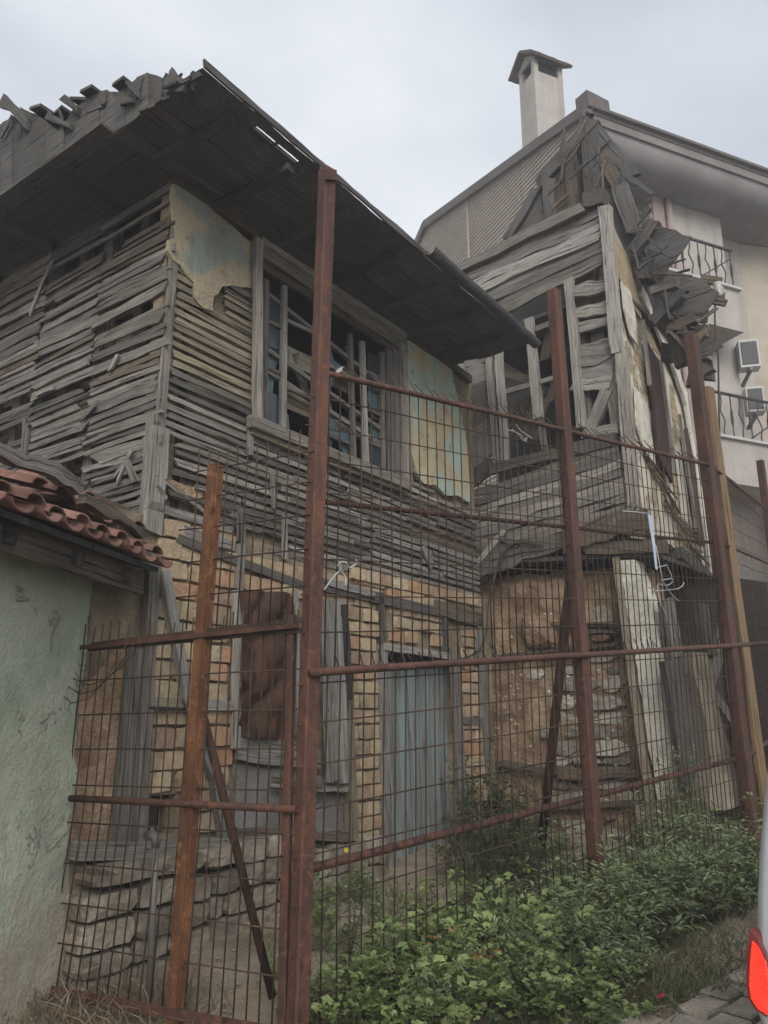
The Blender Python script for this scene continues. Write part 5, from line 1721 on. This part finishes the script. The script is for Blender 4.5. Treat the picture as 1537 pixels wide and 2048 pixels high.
# ------------------------------------------------------------------ small things
def smalls():
    # standpipe with a tap
    b = FL.P(300, 1985, -.12)
    t = FL.P(312, 1690, -.12)
    sp = thing('standpipe', V((b.x, b.y, gz(b.x, b.y))), 'grey metal standpipe with a bent tap by the stone footing', 'water pipe')
    tube('pipe', [V((b.x, b.y, gz(b.x, b.y) - .02)), b.lerp(t, .5), t], .017, M['galv'], sp, 8)
    tube('elbow', [t - Z * .01, t + Z * .03, t + Z * .045 - FL.A * -.02, t + Z * .04 + FL.A * .07], [.021, .026, .026, .02], M['galv'], sp, 8)
    tube('tap_handle', [t + Z * .045 + FL.A * .03, t + Z * .085 + FL.A * .03], .01, M['galv'], sp, 6)
    # hanging cable from the ruin to the near house
    pts = [SD.P(1085, 1090, .1), SD.P(1030, 1082, .1), SD.P(1005, 1105, .12), SD.P(990, 1150, .12), FR.P(974, 1220, .1), FR.P(976, 1262, .1), FR.P(962, 1300, .09), FR.P(935, 1316, .08), FR.P(910, 1322, .07)]
    pts2 = []
    for i in range(len(pts) - 1):
        for k in range(3): pts2.append(pts[i].lerp(pts[i + 1], k / 3))
    pts2.append(pts[-1])
    for _ in range(2):
        pts2 = [pts2[0]] + [(pts2[i - 1] + pts2[i] * 2 + pts2[i + 1]) / 4 for i in range(1, len(pts2) - 1)] + [pts2[-1]]
    o = tube('hanging_cable', pts2, .011, M['cable'], None, 6)
    tagit(o, 'thick brown cable drooping from the ruin to the door corner', 'cable')
    # knotted white ties on the mesh
    def tie(name, pl, strands, mat, label, cat='tie', off=.02, r=.0045):
        c = pl.P(*strands[0][0], off)
        root = thing(name, c, label, cat)
        for s in strands:
            q = [pl.P(x, y, off + U_(-.008, .014)) for x, y in s]
            for _ in range(2):
                q = [q[0]] + [w for a_, b_ in zip(q[:-1], q[1:]) for w in (a_.lerp(b_, .25), a_.lerp(b_, .75))] + [q[-1]]
            q = [w + V((U_(-1, 1), U_(-1, 1), U_(-1, 1))) * .002 for w in q]
            tube('strand', q, [r * U_(.7, 1.2) for _ in q], mat, root, 5)
        return root
    tie('plastic_tie', FN, [[(675, 1130), (690, 1150), (692, 1172)], [(648, 1180), (668, 1152), (684, 1138), (678, 1126)], [(676, 1128), (690, 1122), (700, 1136)], [(700, 1136), (714, 1128), (712, 1118)]], M['white_plastic'], 'small knotted white plastic tie on the mesh beside the near post', r=.005)
    tie('plastic_tie', FN, [[(1322, 1160), (1352, 1156), (1338, 1172), (1316, 1168)], [(1325, 1160), (1340, 1185), (1358, 1202)], [(1308, 1182), (1335, 1180), (1356, 1178)], [(1308, 1184), (1300, 1228)], [(1315, 1170), (1318, 1200), (1332, 1228)], [(1356, 1178), (1366, 1172), (1368, 1164)], [(1298, 1174), (1304, 1178), (1308, 1184)]], M['white_plastic'], 'large knot of white plastic ties on the mesh by the limewashed pier', r=.0042)
    st = thing('strap', FN.P(1298, 1027, .03), 'pale blue strap hanging down the mesh above the white knot', 'strap')
    slab('band', [FN.P(x, y, .03) for x, y in ((1296, 1027), (1304, 1032), (1311, 1088), (1316, 1140), (1312, 1138), (1306, 1090), (1299, 1045))], FN.N, .004, M['blue_strap'], st)
    tube('cord', [FN.P(1246, 1022, .03), FN.P(1270, 1024, .03), FN.P(1298, 1027, .03)], .005, M['white_plastic'], st, 5)
    tube('cord', [FN.P(1312, 1090, .03), FN.P(1322, 1142, .03), FN.P(1326, 1160, .03)], .004, M['white_plastic'], st, 5)
    tube('cord', [FN.P(1315, 1135, .03), FN.P(1334, 1130, .03), FN.P(1343, 1150, .03), FN.P(1344, 1160, .03)], .004, M['white_plastic'], st, 5)
    tie('plastic_tie', FN, [[(1033, 850), (1042, 862), (1064, 876)], [(1012, 858), (1036, 866), (1048, 884), (1054, 876)], [(1024, 860), (1046, 872), (1054, 884)]], M['white_plastic'], 'white tie dangling over the top rail in front of the ruin window', r=.004)
    tie('plastic_tie', FN, [[(1252, 905), (1258, 896), (1264, 908), (1256, 916)], [(1262, 920), (1274, 935), (1278, 944)]], M['white_plastic'], 'thin white tie looped on the top rail at the corner post', r=.003)
    sc = pslab('paper_scrap', FN, [(672, 742), (678, 736), (688, 733), (684, 742), (676, 747)], .004, .03, M['white_plastic'], None)
    tagit(sc, 'torn white scrap caught on the top rail near the tall post', 'scrap')
    # wrapper on the paving
    g = ground(1322, 2012)
    vs, fs = [], []
    for i in range(7):
        for j in range(4):
            x, y = (i / 6 - .5) * .075, (j / 3 - .5) * .03 * (1 - .5 * abs(i / 6 - .5))
            vs.append(g + FN.A * x + FN.N * y + Z * (.042 + .007 * fn(i * 1.3, j * 1.7)))
    for i in range(6):
        for j in range(3):
            a = i * 4 + j
            fs.append((a, a + 1, a + 5, a + 4))
    tagit(mk('wrapper', vs, fs, M['litter_red'], None, None, True), 'small crumpled crimson wrapper lying on the paving', 'litter')
    # old electricity bracket on the ruin
    RE = Plane(GF.p(1.0, 0, .3), SD.A, Z)
    bp = RE.P(1409, 640)
    br = thing('power_bracket', bp, 'weathered power line bracket with crossarms and insulator above the ruin', 'bracket')
    def bar(nm, a, b, w, t=.05, off=0.0, m=M['wood_brown']):
        return wplank(nm, RE, a, b, w, t, off, m, br, seg=4, jag=.03)
    bar('upright', (1414, 556), (1407, 645), .07)
    bar('crossarm', (1405, 558), (1446, 564), .08, .05, .05)
    bar('crossarm', (1404, 598), (1450, 606), .07, .05, .05)
    ip = RE.P(1439, 600, .05)
    pts = [ip + Z * (.02 + .035 * k) for k in range(6)]
    tube('insulator', pts, [.03, .06, .035, .06, .035, .045], M['porcelain'], br, 10)
    tube('pin', [RE.P(1448, 606, .05), RE.P(1449, 585, .05)], .012, M['rail_iron'], br, 5)
    tube('wire', [RE.P(1431, 570, .05), RE.P(1430, 640, .05), RE.P(1437, 720, .05), RE.P(1438, 800, .05), RE.P(1440, 900, .05)], .01, M['cable'], br, 5)
    tube('tie_wire', [RE.P(1392, 640, .1), RE.P(1400, 650, .1), RE.P(1416, 648, .1), RE.P(1420, 662, .1), RE.P(1412, 656, .1)], .012, M['white_plastic'], br, 5)
    # concrete ramp kerb under the shop front of the ruin
    k0 = [ground(1400, 1690), ground(1485, 1655)]
    q0 = SD.P(1395, 1680, -.1)
    q1 = SD.P(1490, 1555, -.9)
    kb = slab('concrete_kerb', [SD.p(-.12, .3, .06), SD.p(-.12, .78, .02), GF.p(2.6, 1.25, -.1), GF.p(4.2, 1.35, -.1), GF.p(4.2, .3, -.1)], GF.N, .3, M['concrete'], None, rough=.01, step=.2)
    tagit(kb, 'sloping rough concrete base under the open front of the ruin', 'kerb')
    # lantern on the low building beyond the fence
smalls()

def haze():  # added volume stands in for veiling glare, lifting dark tones with depth
    x0, x1, y0, y1, z0, z1 = -75, 75, -45, 85, -3.5, 22
    vs = [(x, y, z) for x in (x0, x1) for y in (y0, y1) for z in (z0, z1)]
    fs = [(0, 1, 3, 2), (4, 6, 7, 5), (0, 4, 5, 1), (2, 3, 7, 6), (0, 2, 6, 4), (1, 5, 7, 3)]
    m = bpy.data.materials.new('added_pale_haze')
    m.use_nodes = True
    m.node_tree.nodes.clear()
    out = m.node_tree.nodes.new('ShaderNodeOutputMaterial')
    pv = m.node_tree.nodes.new('ShaderNodeVolumePrincipled')
    pv.inputs['Color'].default_value = (.93, .95, 1.0, 1)
    pv.inputs['Density'].default_value = HAZE
    m.node_tree.links.new(pv.outputs['Volume'], out.inputs['Volume'])
    o = mk('haze', vs, fs, m, None)
    o['kind'] = 'stuff'
    o['label'] = 'thin pale haze added over the lane to soften contrast'
    o['category'] = 'haze'
HAZE = .0055
if HAZE: haze()

# ------------------------------------------------------------------ vegetation
def leaf_faces(vs, fs, c, d, up, ln, w, lobed=False, droop=.2):
    """one leaf: folded blade of six (pointed) or nine (lobed) points"""
    d = d.normalized()
    s = d.cross(up)
    if s.length < .05: s = V((1, 0, 0))
    s.normalize()
    n = s.cross(d).normalized()
    b = len(vs)
    if not lobed:
        vs += [c, c + d * ln * .45 + s * w * .5 + n * ln * .05, c + d * ln * .5 - n * ln * .04, c + d * ln * .45 - s * w * .5 + n * ln * .05, c + d * ln - n * ln * droop]
        fs += [(b, b + 1, b + 2), (b, b + 2, b + 3), (b + 1, b + 4, b + 2), (b + 2, b + 4, b + 3)]
    else:
        m = c + d * ln * .45
        vs.append(m - n * ln * .06)
        for k in range(9):
            an = -2.6 + 5.2 * k / 8
            rr = ln * (.5 if k % 2 == 0 else .36)
            vs.append(m + d * math.cos(an) * rr + s * math.sin(an) * rr * 1.05 + n * ln * .06 * (k % 2) - n * ln * droop * .3)
        for k in range(8):
            fs.append((b, b + 1 + k, b + 2 + k))

def bush_mesh(kind, R, H, n, seed):
    r = random.Random(seed)
    vs, fs, mi = [], [], []
    sv, sf = [], []
    stems = []
    ns = max(7, int(n / 34))
    for k in range(ns):
        an = r.uniform(0, 6.283)
        rad = R * math.sqrt(r.random())
        hh = H * (1 - .45 * (rad / R) ** 2) * (r.uniform(.45, .95) if r.random() < .8 else r.uniform(.95, 1.35))
        top = V((rad * math.cos(an), rad * math.sin(an), hh))
        base = V((top.x * .35, top.y * .35, 0))
        mid = base.lerp(top, .55) + V((r.uniform(-.04, .04), r.uniform(-.04, .04), .06 * H))
        stems.append((base, mid, top))
        b = len(sv)
        for i, p in enumerate((base, mid, top)):
            w = .004 * (1 - .3 * i)
            for q in range(3):
                a = q * 2.094
                sv.append(p + V((math.cos(a) * w, math.sin(a) * w, 0)))
        for i in range(2):
            for q in range(3):
                sf.append((b + i * 3 + q, b + i * 3 + (q + 1) % 3, b + i * 3 + 3 + (q + 1) % 3, b + i * 3 + 3 + q))
    for k in range(n):
        base, mid, top = r.choice(stems)
        t = 1 - r.random() ** 1.8 * .8
        p = mid.lerp(top, (t - .5) * 2) if t > .5 else base.lerp(mid, t * 2)
        an = r.uniform(0, 6.283)
        out = V((math.cos(an), math.sin(an), r.uniform(-.15, .75)))
        out += V((p.x, p.y, 0)) * (.6 / max(R, .1))
        p = p + out.normalized() * r.uniform(.0, .05)
        nf = len(fs)
        if kind == 'lobed':
            leaf_faces(vs, fs, p, out, Z + V((r.uniform(-.5, .5), r.uniform(-.5, .5), 0)), r.uniform(.018, .034) if r.random() < .45 else r.uniform(.034, .07), 0, True)
        elif kind == 'grass':
            pass
        else:
            ln = (r.uniform(.02, .04) if r.random() < .4 else r.uniform(.04, .075)) if kind == 'pointed' else r.uniform(.022, .055)
            leaf_faces(vs, fs, p, out, Z + V((r.uniform(-.5, .5), r.uniform(-.5, .5), 0)), ln, ln * (.36 if kind == 'pointed' else .6))
    return (vs, fs), (sv, sf)

def raw_mesh(name, vf, mat):
    me = bpy.data.meshes.new(name)
    me.from_pydata(vf[0], [], vf[1])
    me.materials.append(mat)
    me.update()
    return me

BUSH = {}
def bush_variants(kind, mat, R, H, n, cnt):
    out = []
    for i in range(cnt):
        lf, st = bush_mesh(kind, R, H, n, 100 + i * 7 + len(kind))
        out.append((raw_mesh('foliage', lf, mat), raw_mesh('stems', st, M['stem'])))
    return out
BUSH['light'] = bush_variants('lobed', M['leaf_light'], .33, .42, 520, 5)
BUSH['dark'] = bush_variants('pointed', M['leaf_dark'], .34, .48, 900, 5)
BUSH['ivy'] = bush_variants('round', M['leaf_ivy'], .34, .55, 950, 3)

def plant(kind, name, pos, sc, scz, label, group, cat):
    me = rng.choice(BUSH[kind])
    root = thing(name, pos, label, cat, group)
    root.rotation_euler = (0, 0, U_(0, 6.28))
    root.scale = (sc, sc, scz)
    for m, nm in zip(me, ('foliage', 'stems')):
        o = bpy.data.objects.new(nm, m)
        COL.objects.link(o)
        o.parent = root
    return root

ORD = 'first second third fourth fifth sixth seventh eighth ninth tenth eleventh twelfth thirteenth fourteenth fifteenth sixteenth seventeenth eighteenth'.split()
def vegetation():
    def at(px, py, kind, sc, scz, name, label, group, cat):
        g = ground(px, py)
        g.z -= .02
        plant(kind, name, g, sc, scz, label, group, cat)
    LW = ('leafy_weed', 'bright green lobed weed at the foot of the fence', 'bright lobed weeds in front of the fence', 'weed')
    for i, (x, y, s) in enumerate(sorted(((700, 2075, .85), (770, 2050, .9), (850, 2075, .95), (815, 2000, .8), (880, 1985, .95), (930, 2050, 1.0), (955, 1960, 1.0), (1020, 2030, 1.0), (1010, 1930, 1.0), (905, 1915, .9), (1090, 2010, .9), (1075, 1930, .9), (1140, 2060, .9), (1210, 2040, .6), (640, 2060, .6)))):
        at(x, y, 'light', s, s * U_(.85, 1.15), LW[0], ORD[i] + ' from the left of the bright lobed weeds before the fence', LW[2], LW[3])
    DW = ('shrub', 'dark green pointed-leaf shrub crowding the fence toward the car', 'dark shrubs in front of the fence', 'shrub')
    for i, (x, y, s) in enumerate(sorted(((1100, 1870, .9), (1150, 1930, 1.0), (1160, 1850, 1.0), (1210, 1900, 1.05), (1225, 1835, 1.0), (1275, 1880, 1.0), (1290, 1810, 1.0), (1335, 1860, 1.0), (1350, 1800, 1.0), (1395, 1850, .9), (1410, 1790, 1.0), (1450, 1830, .9), (1470, 1780, 1.0), (1510, 1800, 1.0), (1195, 1980, .85), (1120, 1970, .85), (1245, 1950, .8)))):
        at(x, y, 'dark', s, s * U_(.85, 1.15), DW[0], ORD[i] + ' from the left of the dark pointed shrubs before the fence', DW[2], DW[3])
    IV = ('creeper', 'deep green creeper mound against the mud wall behind the fence', 'creepers behind the fence by the mud wall', 'creeper')
    for i, (x, y, s, z) in enumerate(sorted(((965, 1700, 1.0, 1.5), (1010, 1690, 1.0, 1.2), (1055, 1710, .9, 1.0), (985, 1755, 1.0, .9), (1045, 1770, 1.0, .8), (925, 1760, .8, .7), (1090, 1745, .8, .7), (1120, 1800, .8, .7), (1060, 1820, .9, .7), (1000, 1830, .8, .7)))):
        at(x, y, 'ivy', s, z, IV[0], ORD[i] + ' from the left of the creeper mounds by the mud wall', IV[2], IV[3])
    WV = ('tall_weed', 'thin upright weed in front of the limewashed pier', 'weeds before the pier', 'weed')
    for i, (x, y, s, z) in enumerate(sorted(((1340, 1740, .55, 1.6), (1375, 1730, .6, 1.7), (1400, 1720, .5, 1.3), (1470, 1700, .6, 1.1)))):
        at(x, y, 'dark', s, z, WV[0], ORD[i] + ' from the left of the thin weeds before the limewashed pier', WV[2], WV[3])
    YW = ('yard_weed', 'sparse pale weed in the bare yard behind the near post', 'weeds in the bare yard', 'weed')
    for i, (x, y, s, z) in enumerate(sorted(((655, 1900, .5, .8), (640, 1840, .5, .8), (720, 1800, .5, .7), (760, 1850, .4, .5), (560, 1950, .3, .4), (690, 1960, .4, .4)))):
        at(x, y, 'light', s, z, YW[0], ORD[i] + ' from the left of the sparse weeds in the bare yard', YW[2], YW[3])
    MX = ('mixed_weed', '', 'odd weeds among the strip before the fence', 'weed')
    for i, (x, y, k, s_, z) in enumerate(sorted(((780, 2010, 'dark', .45, .9), (900, 2060, 'dark', .5, .8), (960, 1900, 'ivy', .55, .8), (1035, 1985, 'dark', .5, .9), (1130, 1900, 'light', .6, .8), (1190, 1930, 'light', .55, .7), (1250, 1900, 'light', .5, .9), (1320, 1830, 'light', .5, .9), (1060, 2060, 'ivy', .6, .6), (850, 1940, 'ivy', .5, .7)))):
        at(x, y, k, s_, z, MX[0], ORD[i] + ' from the left of the odd weeds scattered through the strip', MX[2], MX[3])
    # withered leaves, straw and low grass
    r = random.Random(5)
    vs, fs = [], []
    for (cx, cy, n) in ((870, 2010, 10), (905, 1985, 8), (975, 2030, 10), (960, 2010, 6), (835, 2020, 6)):
        g = ground(cx, cy)
        for _ in range(n):
            p = g + V((r.gauss(0, .04), r.gauss(0, .04), r.uniform(.16, .3)))
            leaf_faces(vs, fs, p, V((r.uniform(-1, 1), r.uniform(-1, 1), r.uniform(-.8, .2))), Z, r.uniform(.04, .065), 0, True, .6)
    o = mk('withered_leaves', vs, fs, M['leaf_dead'], None)
    tagit(o, 'orange-brown withered leaves among the bright weeds', 'leaves', kind='stuff')
    def tufts(name, spots, mat, label, hmin, hmax, lean):
        vs, fs = [], []
        for (cx, cy, n, sp) in spots:
            g = ground(cx, cy)
            for _ in range(n):
                x, y = g.x + r.gauss(0, sp), g.y + r.gauss(0, sp)
                b = V((x, y, gz(x, y) - .01))
                hgt = r.uniform(hmin, hmax)
                d = V((r.gauss(0, lean), r.gauss(0, lean), 1)).normalized()
                s = d.cross(V((r.uniform(-1, 1), r.uniform(-1, 1), .1))).normalized() * .0028
                m = b + d * hgt * .55
                t = b + d * hgt + V((d.x, d.y, -.3)) * hgt * .3
                k = len(vs)
                vs.extend([b - s, b + s, m + s * .8, m - s * .8, t])
                fs.extend([(k, k + 1, k + 2, k + 3), (k + 3, k + 2, k + 4)])
        o = mk(name, vs, fs, mat, None)
        tagit(o, label, 'grass', kind='stuff')
    tufts('dry_grass', [(150, 1990, 260, .14), (220, 2010, 300, .16), (290, 2020, 220, .14), (120, 2040, 220, .14), (350, 2040, 120, .12), (870, 2040, 120, .12), (1000, 2020, 80, .1), (1270, 1990, 120, .09), (1230, 2000, 80, .08), (1340, 1985, 90, .12), (1420, 1960, 90, .12), (1480, 1930, 60, .1)], M['straw'], 'dry straw and dead stalks along the foot of the shed and fence', .05, .2, .7)
    tufts('grass', [(1300, 1985, 200, .08), (1345, 1990, 180, .07), (1260, 2010, 160, .1), (1430, 1950, 120, .06), (1420, 1985, 90, .05), (1330, 1960, 200, .1), (700, 1930, 150, .16), (650, 1800, 150, .18), (620, 1880, 120, .15), (740, 1780, 160, .2), (800, 1800, 140, .16), (850, 1840, 160, .18), (1180, 2030, 140, .1), (1380, 1900, 200, .15), (1300, 1920, 200, .15), (1440, 1880, 160, .12)], M['grass'], 'short green grass growing in the yard and paving edge', .03, .12, .5)
    # yellow flower heads
    vs, fs = [], []
    for (x, y) in ((693, 1700), (1058, 1742), (1145, 1748), (1172, 1775), (1085, 1750)):
        c = FN.P(x, y, -.3)
        for k in range(8):
            a = k * .785
            leaf_faces(vs, fs, c, V((math.cos(a), -.3, math.sin(a))), V((0, -1, 0)), .014, .008)
    tagit(mk('flower_heads', vs, fs, M['flower'], None), 'few tiny yellow flowers among the creepers', 'flowers', kind='stuff')
    # a lone tall stalk in the yard
    b = ground(692, 1960)
    t = thing('stalk', b, 'lone tall dark-leaved stalk standing in the bare yard behind the mesh', 'weed')
    tip = FN.P(715, 1765, -.35)
    tube('stem', [b, b.lerp(tip, .5) + V((.01, 0, 0)), tip], [.005, .004, .003], M['stem'], t, 5)
    tube('stem', [b.lerp(tip, .15), FN.P(738, 1760, -.35)], [.004, .003], M['stem'], t, 5)
    vs, fs = [], []
    for k in range(46):
        f = r.uniform(.35, 1.05)
        q = b.lerp(tip, f) + V((r.gauss(0, .02), r.gauss(0, .02), 0))
        leaf_faces(vs, fs, q, V((r.uniform(-1, 1), r.uniform(-1, 1), r.uniform(-.2, .6))), Z, r.uniform(.04, .08), .02)
    mk('foliage', vs, fs, M['leaf_ivy'], t)
    # pebbles and chips of rubble lying in the yard
    vs, fs = [], []
    for _ in range(260):
        px, py = r.choice([(r.uniform(380, 780), r.uniform(1860, 2040)), (r.uniform(1380, 1530), r.uniform(1870, 1960)), (r.uniform(1230, 1500), r.uniform(1960, 2040)), (r.uniform(640, 800), r.uniform(1750, 1860))])
        g = ground(px, py)
        k = len(vs)
        s = r.uniform(.005, .016)
        for (a, b_, c) in ((1, 0, 0), (-1, .2, 0), (0, 1, 0), (.1, -1, 0), (0, 0, 1), (0, 0, -1)):
            vs.append(g + V((a * s * r.uniform(.7, 1.4), b_ * s * r.uniform(.7, 1.4), c * s * .7 + .004)))
        for f in ((0, 2, 4), (2, 1, 4), (1, 3, 4), (3, 0, 4), (2, 0, 5), (1, 2, 5), (3, 1, 5), (0, 3, 5)):
            fs.append(tuple(k + i for i in f))
    tagit(mk('gravel', vs, fs, M['slab'], None), 'scattered pebbles and rubble chips on the bare soil', 'gravel', kind='stuff')
vegetation()
